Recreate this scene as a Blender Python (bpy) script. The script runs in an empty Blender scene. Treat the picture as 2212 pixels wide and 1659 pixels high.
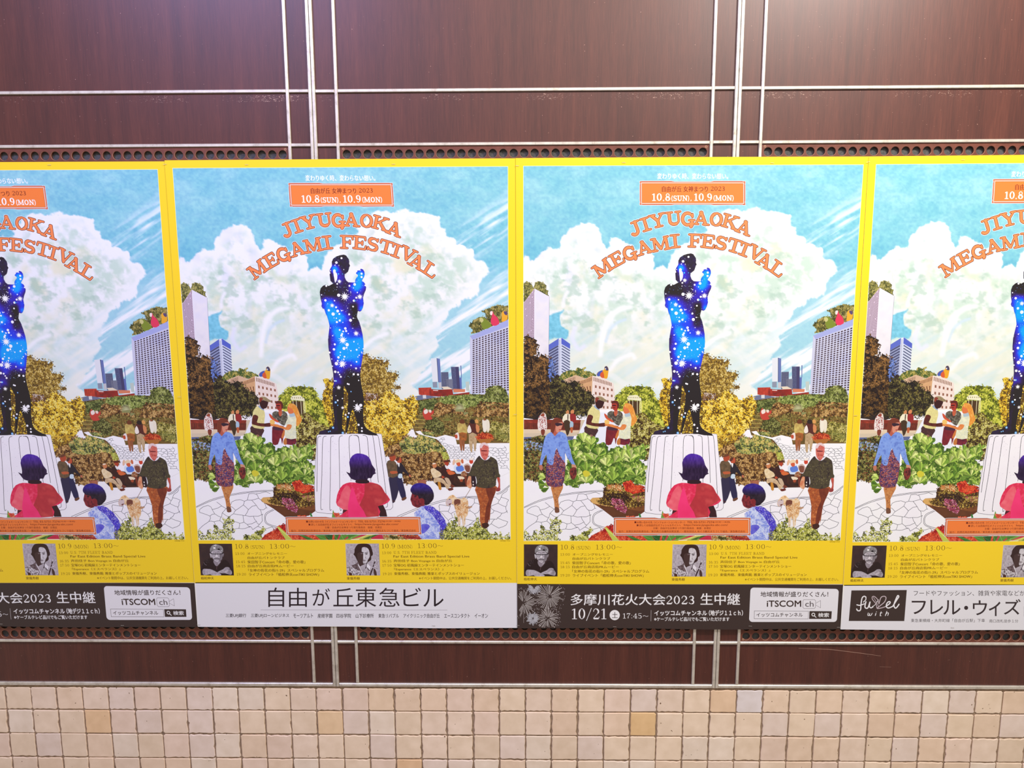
import bpy, math, random
import numpy as np
from mathutils import Vector
from mathutils.geometry import tessellate_polygon, delaunay_2d_cdt

# ---------------------------------------------------------------- camera, world, lights
W_PX, H_PX, F_PX = 2212.0, 1659.0, 1653.36
CAM = (0.0, -1.63171, 1.65895)
YAW, PITCH, ROLL = 0.01484, -0.15094, 0.00372
scene = bpy.context.scene

def rot_matrix():
    cy, sy = math.cos(YAW), math.sin(YAW)
    cp, sp = math.cos(PITCH), math.sin(PITCH)
    cr, sr = math.cos(ROLL), math.sin(ROLL)
    rz = np.array([[cy, -sy, 0], [sy, cy, 0], [0, 0, 1]])
    rx = np.array([[1, 0, 0], [0, cp, -sp], [0, sp, cp]])
    ry = np.array([[cr, 0, sr], [0, 1, 0], [-sr, 0, cr]])
    return rz @ rx @ ry

ROT = rot_matrix()
cam_data = bpy.data.cameras.new('camera')
cam_data.sensor_width = 36.0
cam_data.lens = 36.0 * F_PX / W_PX
cam_data.clip_start = 0.01
cam = bpy.data.objects.new('camera', cam_data)
scene.collection.objects.link(cam)
from mathutils import Matrix
right, fwd, up = ROT[:, 0], ROT[:, 1], ROT[:, 2]
cam.matrix_world = Matrix(((right[0], up[0], -fwd[0], CAM[0]),
                           (right[1], up[1], -fwd[1], CAM[1]),
                           (right[2], up[2], -fwd[2], CAM[2]),
                           (0, 0, 0, 1)))
scene.camera = cam

world = bpy.data.worlds.new('world')
scene.world = world
world.use_nodes = True
bg = world.node_tree.nodes['Background']
bg.inputs[0].default_value = (1.0, 0.91, 0.82, 1)
bg.inputs[1].default_value = 0.60

def area(name, loc, target, size, power, color, sy=None):
    d = bpy.data.lights.new(name, 'AREA')
    d.shape = 'RECTANGLE'
    d.size, d.size_y = size, sy or size
    d.energy = power
    d.color = color
    o = bpy.data.objects.new(name, d)
    o.location = loc
    o.rotation_euler = (Vector(target) - Vector(loc)).to_track_quat('-Z', 'Y').to_euler()
    scene.collection.objects.link(o)
    return o

area('ceiling_lamp_or_fill', (0.95, -1.05, 2.80), (0.70, 0.0, 1.5), 0.42, 38, (1.0, 0.96, 0.89), 0.10)
area('ceiling_lamp_or_fill', (-0.95, -1.05, 2.78), (-0.78, 0.0, 1.6), 0.8, 25.0, (0.46, 0.47, 1.0), 0.16)
area('ceiling_lamp_or_fill', (0.1, -1.6, 2.9), (0.1, 0.0, 1.2), 0.9, 12, (1.0, 0.93, 0.86))  # soft fill light added to balance brightness across the wall, not a fixture

vs = scene.view_settings
vs.view_transform = 'Standard'
vs.look = 'None'
vs.gamma = 1.0
vs.use_curve_mapping = False
vs.exposure = -0.10

# ---------------------------------------------------------------- helpers
COL = scene.collection

def lin(c):
    a = np.asarray(c, float) / 255.0
    return np.where(a <= 0.04045, a / 12.92, ((a + 0.055) / 1.055) ** 2.4)

def mesh_obj(name, verts, faces, mat, parent=None, smooth=False):
    me = bpy.data.meshes.new(name)
    me.from_pydata([tuple(v) for v in verts], [], [tuple(f) for f in faces])
    if mat:
        me.materials.append(mat)
    if smooth:
        me.polygons.foreach_set('use_smooth', [True] * len(me.polygons))
    me.update()
    o = bpy.data.objects.new(name, me)
    COL.objects.link(o)
    if parent:
        o.parent = parent
    return o

def empty(name, loc=(0, 0, 0), **kw):
    o = bpy.data.objects.new(name, None)
    o.empty_display_size = 0.1
    o.location = loc
    COL.objects.link(o)
    for k, v in kw.items():
        o[k] = v
    return o

def box_vf(x0, x1, y0, y1, z0, z1, bev=0.0):
    """A box whose front face (towards -Y) has chamfered edges."""
    b = min(bev, (x1 - x0) * .45, (z1 - z0) * .45, (y1 - y0) * .9)
    v = [(x0, y1, z0), (x1, y1, z0), (x1, y1, z1), (x0, y1, z1)]
    f = []
    if b > 0:
        v += [(x0, y0 + b, z0), (x1, y0 + b, z0), (x1, y0 + b, z1), (x0, y0 + b, z1),
              (x0 + b, y0, z0 + b), (x1 - b, y0, z0 + b), (x1 - b, y0, z1 - b), (x0 + b, y0, z1 - b)]
        for a, c in ((0, 4), (4, 8)):
            for i in range(4):
                j = (i + 1) % 4
                f.append((a + i, a + j, c + j, c + i))
        f.append((8, 9, 10, 11))
    else:
        v += [(x0, y0, z0), (x1, y0, z0), (x1, y0, z1), (x0, y0, z1)]
        for i in range(4):
            j = (i + 1) % 4
            f.append((i, j, 4 + j, 4 + i))
        f.append((4, 5, 6, 7))
    f.append((3, 2, 1, 0))
    return v, f

def box(name, x0, x1, y0, y1, z0, z1, mat, parent=None, bev=0.0):
    v, f = box_vf(x0, x1, y0, y1, z0, z1, bev)
    return mesh_obj(name, v, f, mat, parent)

def new_mat(name):
    m = bpy.data.materials.new(name)
    m.use_nodes = True
    nt = m.node_tree
    return m, nt, nt.nodes['Principled BSDF']

def node(nt, kind, **inp):
    n = nt.nodes.new(kind)
    for k, v in inp.items():
        n.inputs[k].default_value = v
    return n

def ramp(nt, fac, stops):
    r = nt.nodes.new('ShaderNodeValToRGB')
    e = r.color_ramp.elements
    while len(e) < len(stops):
        e.new(0.5)
    for i, (p, c) in enumerate(stops):
        e[i].position = p
        e[i].color = tuple(lin(c)) + (1,)
    nt.links.new(fac, r.inputs[0])
    return r.outputs[0]

def back(u, v, y=0.0):
    """photo pixel -> point (x, z) on the wall plane at depth y (camera calibration)."""
    u = np.asarray(u, float); v = np.asarray(v, float)
    d = np.stack([(u - W_PX / 2) / F_PX, np.ones_like(u), -(v - H_PX / 2) / F_PX], -1) @ ROT.T
    t = (y - CAM[1]) / d[..., 1]
    return CAM[0] + t * d[..., 0], CAM[2] + t * d[..., 2]

# ---------------------------------------------------------------- materials of the wall
ZA = 2.0168
def veneer():
    m, nt, b = new_mat('dark_red_wood_veneer')
    tc = nt.nodes.new('ShaderNodeTexCoord')
    oi = nt.nodes.new('ShaderNodeObjectInfo')
    mp = nt.nodes.new('ShaderNodeMapping')
    mp.inputs['Scale'].default_value = (1, 1, 0.055)
    nt.links.new(tc.outputs['Object'], mp.inputs['Vector'])
    add = nt.nodes.new('ShaderNodeVectorMath'); add.operation = 'ADD'
    sc = nt.nodes.new('ShaderNodeMath'); sc.operation = 'MULTIPLY'; sc.inputs[1].default_value = 37.0
    nt.links.new(oi.outputs['Random'], sc.inputs[0])
    nt.links.new(mp.outputs[0], add.inputs[0]); nt.links.new(sc.outputs[0], add.inputs[1])
    n1 = node(nt, 'ShaderNodeTexNoise', Scale=42.0, Detail=6.0, Roughness=0.62)
    n2 = node(nt, 'ShaderNodeTexNoise', Scale=420.0, Detail=3.0, Roughness=0.6)
    nt.links.new(add.outputs[0], n1.inputs['Vector']); nt.links.new(add.outputs[0], n2.inputs['Vector'])
    mx = nt.nodes.new('ShaderNodeMath'); mx.operation = 'MULTIPLY_ADD'
    mx.inputs[1].default_value = 0.40
    nt.links.new(n2.outputs[0], mx.inputs[0])
    s2 = nt.nodes.new('ShaderNodeMath'); s2.operation = 'MULTIPLY'; s2.inputs[1].default_value = 0.60
    nt.links.new(n1.outputs[0], s2.inputs[0]); nt.links.new(s2.outputs[0], mx.inputs[2])
    c = ramp(nt, mx.outputs[0], [(0.28, (58, 27, 21)), (0.48, (76, 36, 27)), (0.60, (86, 42, 31)), (0.78, (102, 54, 39))])
    # pale speckle of wear, strongest right under the trims
    sp = node(nt, 'ShaderNodeTexNoise', Scale=260.0, Detail=2.0)
    nt.links.new(tc.outputs['Object'], sp.inputs['Vector'])
    thr = nt.nodes.new('ShaderNodeMath'); thr.operation = 'GREATER_THAN'; thr.inputs[1].default_value = 0.745
    nt.links.new(sp.outputs[0], thr.inputs[0])
    mix = nt.nodes.new('ShaderNodeMix'); mix.data_type = 'RGBA'
    nt.links.new(thr.outputs[0], mix.inputs[0]); nt.links.new(c, mix.inputs[6])
    mix.inputs[7].default_value = tuple(lin((176, 130, 112))) + (1,)
    # scuffed, chalky marks in a thin band just below the upper cross trim
    sx = nt.nodes.new('ShaderNodeSeparateXYZ'); nt.links.new(tc.outputs['Object'], sx.inputs[0])
    mr = nt.nodes.new('ShaderNodeMath'); mr.operation = 'COMPARE'; mr.inputs[1].default_value = ZA - 0.0135; mr.inputs[2].default_value = 0.0065
    nt.links.new(sx.outputs[2], mr.inputs[0])
    mx_ = nt.nodes.new('ShaderNodeMapping'); mx_.inputs['Scale'].default_value = (1, 1, 2.6); nt.links.new(tc.outputs['Object'], mx_.inputs[0])
    wn = node(nt, 'ShaderNodeTexNoise', Scale=190.0, Detail=3.0, Roughness=.6, Distortion=1.5); nt.links.new(mx_.outputs[0], wn.inputs['Vector'])
    big = node(nt, 'ShaderNodeTexNoise', Scale=5.0, Detail=1.0); nt.links.new(tc.outputs['Object'], big.inputs['Vector'])
    sm_ = nt.nodes.new('ShaderNodeMath'); sm_.operation = 'MULTIPLY_ADD'; sm_.inputs[1].default_value = .45; nt.links.new(big.outputs[0], sm_.inputs[0]); nt.links.new(wn.outputs[0], sm_.inputs[2])
    wt = nt.nodes.new('ShaderNodeMath'); wt.operation = 'GREATER_THAN'; wt.inputs[1].default_value = 0.895; nt.links.new(sm_.outputs[0], wt.inputs[0])
    an = nt.nodes.new('ShaderNodeMath'); an.operation = 'MULTIPLY'; nt.links.new(wt.outputs[0], an.inputs[0]); nt.links.new(mr.outputs[0], an.inputs[1])
    an2 = nt.nodes.new('ShaderNodeMath'); an2.operation = 'MULTIPLY'; an2.inputs[1].default_value = .6; nt.links.new(an.outputs[0], an2.inputs[0])
    mxo = nt.nodes.new('ShaderNodeMix'); mxo.data_type = 'RGBA'
    nt.links.new(an2.outputs[0], mxo.inputs[0]); nt.links.new(mix.outputs[2], mxo.inputs[6]); mxo.inputs[7].default_value = tuple(lin((206, 170, 150))) + (1,)
    mix = mxo
    nt.links.new(mix.outputs[2], b.inputs['Base Color'])
    b.inputs['Roughness'].default_value = 0.45
    b.inputs['Specular IOR Level'].default_value = 0.55
    bp = node(nt, 'ShaderNodeBump', Strength=0.06, Distance=0.001)
    nt.links.new(n2.outputs[0], bp.inputs['Height']); nt.links.new(bp.outputs[0], b.inputs['Normal'])
    return m

def metal():
    m, nt, b = new_mat('worn_aluminium_trim')
    tc = nt.nodes.new('ShaderNodeTexCoord')
    n = node(nt, 'ShaderNodeTexNoise', Scale=60.0, Detail=5.0, Roughness=0.7)
    nt.links.new(tc.outputs['Object'], n.inputs['Vector'])
    c = ramp(nt, n.outputs[0], [(0.25, (176, 164, 148)), (0.45, (214, 206, 192)), (0.7, (232, 225, 212))])
    nt.links.new(c, b.inputs['Base Color'])
    b.inputs['Metallic'].default_value = 0.55
    b.inputs['Roughness'].default_value = 0.38
    return m

def plain(name, c, rough=0.6, spec=0.4, noise=0.0, scale=60.0):
    m, nt, b = new_mat(name)
    if noise:
        tc = nt.nodes.new('ShaderNodeTexCoord')
        n = node(nt, 'ShaderNodeTexNoise', Scale=scale, Detail=5.0)
        nt.links.new(tc.outputs['Object'], n.inputs['Vector'])
        lo = [max(0, x * (1 - noise)) for x in c]; hi = [min(255, x * (1 + noise)) for x in c]
        nt.links.new(ramp(nt, n.outputs[0], [(0.3, lo), (0.7, hi)]), b.inputs['Base Color'])
    else:
        b.inputs['Base Color'].default_value = tuple(lin(c)) + (1,)
    b.inputs['Roughness'].default_value = rough
    b.inputs['Specular IOR Level'].default_value = spec
    return m

def tile_mat():
    m, nt, b = new_mat('tumbled_travertine')
    oi = nt.nodes.new('ShaderNodeObjectInfo')
    tc = nt.nodes.new('ShaderNodeTexCoord')
    add = nt.nodes.new('ShaderNodeVectorMath'); add.operation = 'ADD'
    nt.links.new(tc.outputs['Object'], add.inputs[0])
    sc = nt.nodes.new('ShaderNodeMath'); sc.operation = 'MULTIPLY'; sc.inputs[1].default_value = 13.0
    nt.links.new(oi.outputs['Random'], sc.inputs[0]); nt.links.new(sc.outputs[0], add.inputs[1])
    n = node(nt, 'ShaderNodeTexNoise', Scale=38.0, Detail=4.0)
    nt.links.new(add.outputs[0], n.inputs['Vector'])
    f = ramp(nt, n.outputs[0], [(0.25, (238, 235, 229)), (0.75, (255, 255, 255))])
    mul = nt.nodes.new('ShaderNodeMix'); mul.data_type = 'RGBA'; mul.blend_type = 'MULTIPLY'
    mul.inputs[0].default_value = 1.0
    nt.links.new(oi.outputs['Color'], mul.inputs[6]); nt.links.new(f, mul.inputs[7])
    # small pits
    p = node(nt, 'ShaderNodeTexNoise', Scale=150.0, Detail=1.0)
    nt.links.new(add.outputs[0], p.inputs['Vector'])
    t = nt.nodes.new('ShaderNodeMath'); t.operation = 'GREATER_THAN'; t.inputs[1].default_value = 0.79
    nt.links.new(p.outputs[0], t.inputs[0])
    mx = nt.nodes.new('ShaderNodeMix'); mx.data_type = 'RGBA'
    nt.links.new(t.outputs[0], mx.inputs[0]); nt.links.new(mul.outputs[2], mx.inputs[6])
    mx.inputs[7].default_value = tuple(lin((120, 95, 70))) + (1,)
    nt.links.new(mx.outputs[2], b.inputs['Base Color'])
    b.inputs['Roughness'].default_value = 0.5
    b.inputs['Specular IOR Level'].default_value = 0.35
    return m

M_VEN = veneer()
M_MET = metal()
M_PERF = plain('perforated_board_brown', (104, 56, 42), 0.5, 0.4, 0.08, 90)
M_BURR = plain('cut_edge_of_board', (190, 148, 118), 0.6, 0.3)
M_FELT = plain('dark_felt_backing', (84, 83, 82), 0.95, 0.05, 0.12, 300)
M_GROUT = plain('brown_grout', (150, 128, 108), 0.95, 0.1, 0.14, 120)
M_SHADOWGAP = plain('black_joint', (26, 20, 20), 0.9, 0.1)
M_WALL = plain('wall_core', (92, 80, 74), 0.9, 0.1)
M_TILE = tile_mat()
M_STAPLE = plain('staple_wire', (214, 210, 204), 0.35, 0.6)
M_STAPLE.node_tree.nodes['Principled BSDF'].inputs['Metallic'].default_value = 0.7
M_PLAST = plain('pale_plaster', (214, 204, 190), 0.8, 0.2)
M_FLOOR = plain('grey_floor_tile', (150, 140, 130), 0.5, 0.4, 0.08, 8)

# ---------------------------------------------------------------- wall
ZA, ZB, ZC, ZD = 2.0168, 1.9108, 0.8181, 0.7138
SEAMS = [-2.1647, -1.2977, -0.4307, 0.4363, 1.3033, 2.1703]
DX = (-0.0505, 0.0495)
XL, XR = -2.05, 2.05
Z_TOP = 2.95
TW = 0.0063

wall = empty('wall_back', (0, 0, 0), kind='structure')
v, f = box_vf(XL, XR, 0.012, 0.12, 0.0, Z_TOP)
mesh_obj('wall_core', v, f, M_WALL, wall)
box('grout_bed', XL, XR, 0.0005, 0.012, 0.0, 0.7090, M_GROUT, wall)
box('joint_backing', XL, XR, 0.0105, 0.0119, 0.7090, Z_TOP, M_SHADOWGAP, wall)

def panel(x0, x1, z0, z1):
    g = 0.0006
    if x1 - x0 < 0.004: return
    return box('veneer_panel', x0 + g, x1 - g, 0.0, 0.010, z0 + g, z1 - g, M_VEN, wall, 0.0004)

rows = [(ZD, ZC), (ZB, ZA), (ZA, 2.62)]
cols = []
xs = []
for s in SEAMS:
    xs += [s + DX[0], s, s + DX[1]]
xs = [XL] + [x for x in xs if XL < x < XR] + [XR]
for i in range(len(xs) - 1):
    for z0, z1 in rows:
        panel(xs[i], xs[i + 1], z0, z1)
    if xs[i + 1] - xs[i] < 0.08:      # narrow strips run on beside the posters too
        panel(xs[i], xs[i + 1], ZC, ZB)
    panel(xs[i], xs[i + 1], 2.62, Z_TOP)

def trim(x0, x1, z0, z1, depth=0.0052):
    return box('metal_trim', x0, x1, -depth, 0.004, z0, z1, M_MET, wall, 0.0011)

for s in SEAMS:
    for dx in (DX[0], -0.0037, 0.0037, DX[1]):
        x = s + dx
        if not (XL + .01 < x < XR - .01): continue
        double = abs(dx) < 0.01
        trim(x - TW / 2, x + TW / 2, ZD - (0.0045 if double else -0.0035), Z_TOP, 0.0056 if double else 0.0048)
    if XL < s < XR:
        box('joint_shadow_strip', s - 0.0006, s + 0.0006, -0.0008, 0.003, ZD - .004, Z_TOP, M_SHADOWGAP, wall)
# horizontal trims, cut between the uprights
hx = []
for s in SEAMS:
    hx += [(s + DX[0] + TW / 2, s - 0.0037 - TW / 2), (s + 0.0037 + TW / 2, s + DX[1] - TW / 2)]
for a, b in zip(SEAMS[:-1], SEAMS[1:]):
    hx.append((a + DX[1] + TW / 2, b + DX[0] - TW / 2))
rng = random.Random(4)
for x0, x1 in hx:
    x0, x1 = max(x0, XL), min(x1, XR)
    if x1 - x0 < 0.01: continue
    for z in (ZA, ZB, ZC, 2.62):
        dz = rng.uniform(-.0006, .0006)
        trim(x0 + .0002, x1 - .0002, z - TW / 2 + dz, z + TW / 2 + dz, 0.0046)
for a, b in zip(SEAMS[:-1], SEAMS[1:]):
    trim(max(a, XL) + 0.0072, min(b, XR) - 0.0072, ZD - 0.0045, ZD + 0.0032, 0.0050)

# perforated boards: one per bay, holes really cut where they show
def hole_pos():
    xa, _ = back(749, 331.7); xb, _ = back(1518, 327)
    return float(xa), float(xb)
HX0, HX1 = hole_pos()
NH = 35
HP = (HX1 - HX0) / (NH - 1)
HR = 0.0088

def perf_board(x0, x1, z0, z1, rows_z, hx0, parent, half_top=False):
    """board with round holes: every hole sits in its own square cell."""
    v, f = [], []
    N = 24
    yf, yb = -0.0012, 0.0004
    def vert(x, y, z):
        v.append((x, y, z)); return len(v) - 1
    def quad(xa, xb, za, zb):
        f.append((vert(xa, yf, za), vert(xb, yf, za), vert(xb, yf, zb), vert(xa, yf, zb)))
    burr = []
    c = HP / 2
    xs0, xs1 = hx0 - c, hx0 + HP * (NH - 1) + c
    quad(x0, xs0, z0, z1); quad(xs1, x1, z0, z1)
    zs = sorted(rows_z)
    cell = [(z - 0.0104, z + 0.0104) for z in zs]
    edges = [z0] + [e for cl in cell for e in cl] + [z1]
    for i in range(0, len(edges), 2):
        if edges[i + 1] - edges[i] > 1e-5:
            quad(xs0, xs1, edges[i], edges[i + 1])
    for k in range(NH):
        cx = hx0 + HP * k
        for (za, zb), cz in zip(cell, zs):
            outer, inner, rim, deep = [], [], [], []
            for i in range(N):
                a = 2 * math.pi * i / N
                ca, sa = math.cos(a), math.sin(a)
                m = max(abs(ca), abs(sa))
                outer.append(vert(cx + c * ca / m, yf, cz + (zb - cz) * sa / m))
                inner.append(vert(cx + (HR + .0003) * ca, yf, cz + (HR + .0003) * sa))
                rim.append(vert(cx + HR * ca, yf + .0005, cz + HR * sa))
                deep.append(vert(cx + HR * ca, 0.0036, cz + HR * sa))
            for i in range(N):
                j = (i + 1) % N
                f.append((outer[i], outer[j], inner[j], inner[i]))
                burr.append(len(f)); f.append((inner[i], inner[j], rim[j], rim[i]))
                f.append((rim[i], rim[j], deep[j], deep[i]))
    o = mesh_obj('perforated_board', v, f, M_PERF, parent)
    o.data.materials.append(M_BURR)
    for i in burr:
        o.data.polygons[i].material_index = 1
    return o

ROWZ = [0.8335, 0.8549, 1.8920, 1.8706]
for i, (a, b) in enumerate(zip(SEAMS[:-1], SEAMS[1:])):
    if i in (0, 4): 
        x0, x1 = max(a + DX[1] + .0034, XL), min(b + DX[0] - .0034, XR)
        panel(x0, x1, ZC, ZB)
        continue
    x0, x1 = a + DX[1] + .0036, b + DX[0] - .0036
    t = perf_board(x0, x1, ZC + .0034, ZB - .0034, ROWZ, HX0 + (a - SEAMS[2]), wall)
    box('felt_backing', x0, x1, 0.0062, 0.0100, ZC + .003, ZB - .003, M_FELT, t)
    # small screw holes at the corners
    for sx, sz in ((x0 + .0065, ZB - .0085), (x1 - .0065, ZB - .0085), (x0 + .0065, ZC + .0082), (x1 - .0065, ZC + .0082), ((x0 + x1) / 2 + .02, ZC + .0075)):
        vv, ff = [], []
        N = 12
        for r, y in ((0.0024, -0.0013), (0.0017, -0.0019), (0.0010, -0.0014)):
            for k in range(N):
                q = 2 * math.pi * k / N
                vv.append((sx + r * math.cos(q), y, sz + r * math.sin(q)))
        for r in range(2):
            for k in range(N):
                ff.append((r * N + k, r * N + (k + 1) % N, (r + 1) * N + (k + 1) % N, (r + 1) * N + k))
        ff.append(tuple(range(2 * N, 3 * N)))
        s = mesh_obj('screw', vv, ff, M_BURR, t)
        s.data.materials.append(M_SHADOWGAP); s.data.polygons[-1].material_index = 1

# pale scratches in the veneer under the right-hand poster
def scratch(pts, w):
    v = []
    for i, (u, q) in enumerate(pts):
        x, z = back(u, q)
        hw = w * (.25 if i in (0, len(pts) - 1) else .5)
        v += [(float(x), -0.00015, float(z) - hw), (float(x) + .0002, -0.00015, float(z) + hw)]
    f = [(2 * i, 2 * i + 2, 2 * i + 3, 2 * i + 1) for i in range(len(pts) - 1)]
    mesh_obj('scratch', v, f, M_SCRATCH, wall)
M_SCRATCH = plain('bare_scratch', (182, 146, 128), 0.8, 0.1)
for pts, w in (([(1725, 1400.5), (1790, 1402.5), (1812, 1405), (1860, 1411), (1903, 1417)], .0008), ([(1889.6, 1396), (1890.4, 1397)], .001), ([(1886, 1409), (1890, 1397)], .0010), ([(1900, 1440), (1925, 1441)], .0006), ([(2047, 1426), (2052, 1425)], .0005)):
    scratch(pts, w)

# tiles
TP = 0.06035
tz = [0.7042, 0.6468, 0.5874, 0.5262, 0.4660, 0.4058]
jx, _ = back(739.5, 1510)
tile_meshes = []
r2 = np.random.RandomState(11)
def tile_mesh(k, h):
    n = 7
    w2, h2 = 0.0290, h / 2 - 0.0012
    pts = []
    cut = r2.uniform(0.0006, 0.004, 4)
    corners = [(-w2, -h2), (w2, -h2), (w2, h2), (-w2, h2)]
    rough = r2.uniform(0, 1, 4)
    for i in range(4):
        a = np.array(corners[i]); b = np.array(corners[(i + 1) % 4])
        d = (b - a) / np.linalg.norm(b - a); nrm = np.array([-d[1], d[0]])
        p0 = a + d * cut[i]; p1 = b - d * cut[(i + 1) % 4]
        amp = 0.0011 if rough[i] > .55 else 0.0003
        for q in range(n):
            t = q / n
            pts.append(p0 + (p1 - p0) * t + nrm * abs(r2.normal(0, amp)) * (1 if q else 0))
        pts.append(p1)
    pts = np.array(pts)
    N = len(pts)
    v = [(p[0], 0.0012, p[1]) for p in pts] + [(p[0] * .998, -0.0012, p[1] * .998) for p in pts]
    ins = pts * 0.955
    v += [(p[0], -0.0021, p[1]) for p in ins]
    f = []
    for r in range(2):
        for i in range(N):
            j = (i + 1) % N
            f.append((r * N + i, r * N + j, (r + 1) * N + j, (r + 1) * N + i))
    f.append(tuple(range(2 * N, 3 * N)))
    me = bpy.data.meshes.new('tile')
    me.from_pydata(v, [], f)
    me.materials.append(M_TILE)
    me.update()
    return me
heights = [tz[i] - tz[i + 1] for i in range(5)] + [TP]
for i in range(6):
    tile_meshes.append([tile_mesh(k, heights[i]) for k in range(6)])
palette = [(246, 223, 198), (244, 218, 192), (246, 223, 202), (242, 222, 208), (247, 224, 198), (243, 216, 190), (247, 229, 210), (244, 219, 200)]
k0, k1 = int((XL - jx) / TP) + 1, int((XR - jx) / TP) - 1
special = {}
ox, _ = back(1386, 1565); special[(int(math.floor((ox - jx) / TP)), 1)] = (240, 202, 150)
for px, py, row, c in ((885, 1640, 3, (242, 204, 164)), (1616, 1510, 0, (236, 226, 224)), (1558, 1510, 0, (242, 210, 176)), (820, 1510, 0, (243, 216, 186)), (715, 1560, 1, (244, 212, 172)), (212, 1560, 1, (244, 208, 166))):
    sx_, _ = back(px, py); special[(int(math.floor((sx_ - jx) / TP)), row)] = c
k0, k1 = max(k0, -17), min(k1, 28)
for k in range(k0, k1 + 1):
    for r in range(6):
        me = tile_meshes[r][r2.randint(6)]
        o = bpy.data.objects.new('tile', me)
        COL.objects.link(o)
        o.parent = wall
        zc = (tz[r] + (tz[r] - heights[r])) / 2
        o.location = (jx + (k + .5) * TP + r2.normal(0, .0004), 0.0 + r2.normal(0, .00022), zc + r2.normal(0, .0004))
        o.rotation_euler = (r2.normal(0, .006), r2.normal(0, .006), r2.normal(0, .006))
        c = special.get((k, r))
        if c is None:
            c = np.array(palette[r2.randint(len(palette))]) + r2.normal(0, 2.5)
        o.color = tuple(lin(np.clip(c, 0, 255)) * 0.96) + (1,)

fl = box('floor', XL, XR, -3.2, 0.12, -0.05, 0.0, M_FLOOR); fl['kind'] = 'structure'

# ================================================================ flat print of the posters
# Every printed patch is a thin flat shape a few micrometres above the one before it.
YP = -0.0100                       # poster plane
OX, OZ = [float(q) for q in back(1114.0, 341.5, YP)]
LAYER = 3e-6

FR = {'a': (1110, 340, 5.53), 'b': (1460, 340, 5.53), 'c': (1110, 600, 5.53), 'd': (1460, 600, 5.53),
      'e': (1110, 880, 5.53), 'f': (1460, 880, 5.53), 'g': (1100, 1150, 5.53), 'h': (1460, 1150, 5.53),
      's': (1390, 540, 11.06), 't': (1390, 680, 11.06), 'u': (1390, 810, 11.06),
      'p': (1120, 1165, 18.433), 'q': (1440, 1165, 18.433), 'i': (1310, 1100, 6.9125),
      'v': (1250, 840, 13.827), 'w': (1620, 980, 11.06), 'P': (0, 0, 1.0),
      'k': (400, 1150, 5.53), 'l': (780, 1150, 5.53), 'm': (1812, 1150, 5.53)}

def S(s):
    """'s 10,20 30,40 t 5,6' -> photo pixels (letters name the reading frame)."""
    out, fr = [], FR['P']
    for tok in s.split():
        if tok in FR:
            fr = FR[tok]
        else:
            a, b = tok.split(',')
            out.append((fr[0] + float(a) / fr[2], fr[1] + float(b) / fr[2]))
    return np.array(out)

def smooth(p, n=4):
    p = np.asarray(p, float); N = len(p); out = []
    for i in range(N):
        p0, p1, p2, p3 = p[i - 1], p[i], p[(i + 1) % N], p[(i + 2) % N]
        for k in range(n):
            t = k / n
            out.append(0.5 * ((2 * p1) + (-p0 + p2) * t + (2 * p0 - 5 * p1 + 4 * p2 - p3) * t * t + (-p0 + 3 * p1 - 3 * p2 + p3) * t ** 3))
    return np.array(out)

def curve(p, n=5):
    p = np.asarray(p, float)
    if len(p) < 3: return p
    q = np.vstack([2 * p[0] - p[1], p, 2 * p[-1] - p[-2]]); out = []
    for i in range(1, len(q) - 2):
        p0, p1, p2, p3 = q[i - 1:i + 3]
        for k in range(n):
            t = k / n
            out.append(0.5 * ((2 * p1) + (-p0 + p2) * t + (2 * p0 - 5 * p1 + 4 * p2 - p3) * t * t + (-p0 + 3 * p1 - 3 * p2 + p3) * t ** 3))
    out.append(p[-1])
    return np.array(out)

def inside(pts, poly):
    x, y = pts[:, 0], pts[:, 1]
    r = np.zeros(len(pts), bool)
    N = len(poly)
    for i in range(N):
        x0, y0 = poly[i]; x1, y1 = poly[(i + 1) % N]
        if y0 == y1: continue
        c = ((y0 > y) != (y1 > y)) & (x < (x1 - x0) * (y - y0) / (y1 - y0) + x0)
        r ^= c
    return r

def seg_dist(pts, poly, closed=True):
    d = np.full(len(pts), 1e9)
    N = len(poly)
    for i in range(N if closed else N - 1):
        a, b = poly[i], poly[(i + 1) % N]
        ab = b - a; L = max(ab @ ab, 1e-9)
        t = np.clip(((pts - a) @ ab) / L, 0, 1)
        d = np.minimum(d, np.linalg.norm(pts - a - t[:, None] * ab, axis=1))
    return d

class Noise:
    def __init__(self, seed):
        self.g = np.random.RandomState(seed).rand(256, 256)
    def __call__(self, x, y, oct=4, gain=.55):
        out = 0; amp = 1; tot = 0
        for o in range(oct):
            xi = np.floor(x).astype(int); yi = np.floor(y).astype(int)
            fx = x - xi; fy = y - yi
            fx = fx * fx * (3 - 2 * fx); fy = fy * fy * (3 - 2 * fy)
            g = self.g
            a = g[xi % 256, yi % 256]; b = g[(xi + 1) % 256, yi % 256]
            c = g[xi % 256, (yi + 1) % 256]; d = g[(xi + 1) % 256, (yi + 1) % 256]
            out = out + amp * ((a * (1 - fx) + b * fx) * (1 - fy) + (c * (1 - fx) + d * fx) * fy)
            tot += amp; amp *= gain; x = x * 2.03 + 17.1; y = y * 2.03 + 5.3
        return out / tot

NZ = [Noise(i) for i in range(6)]

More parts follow.
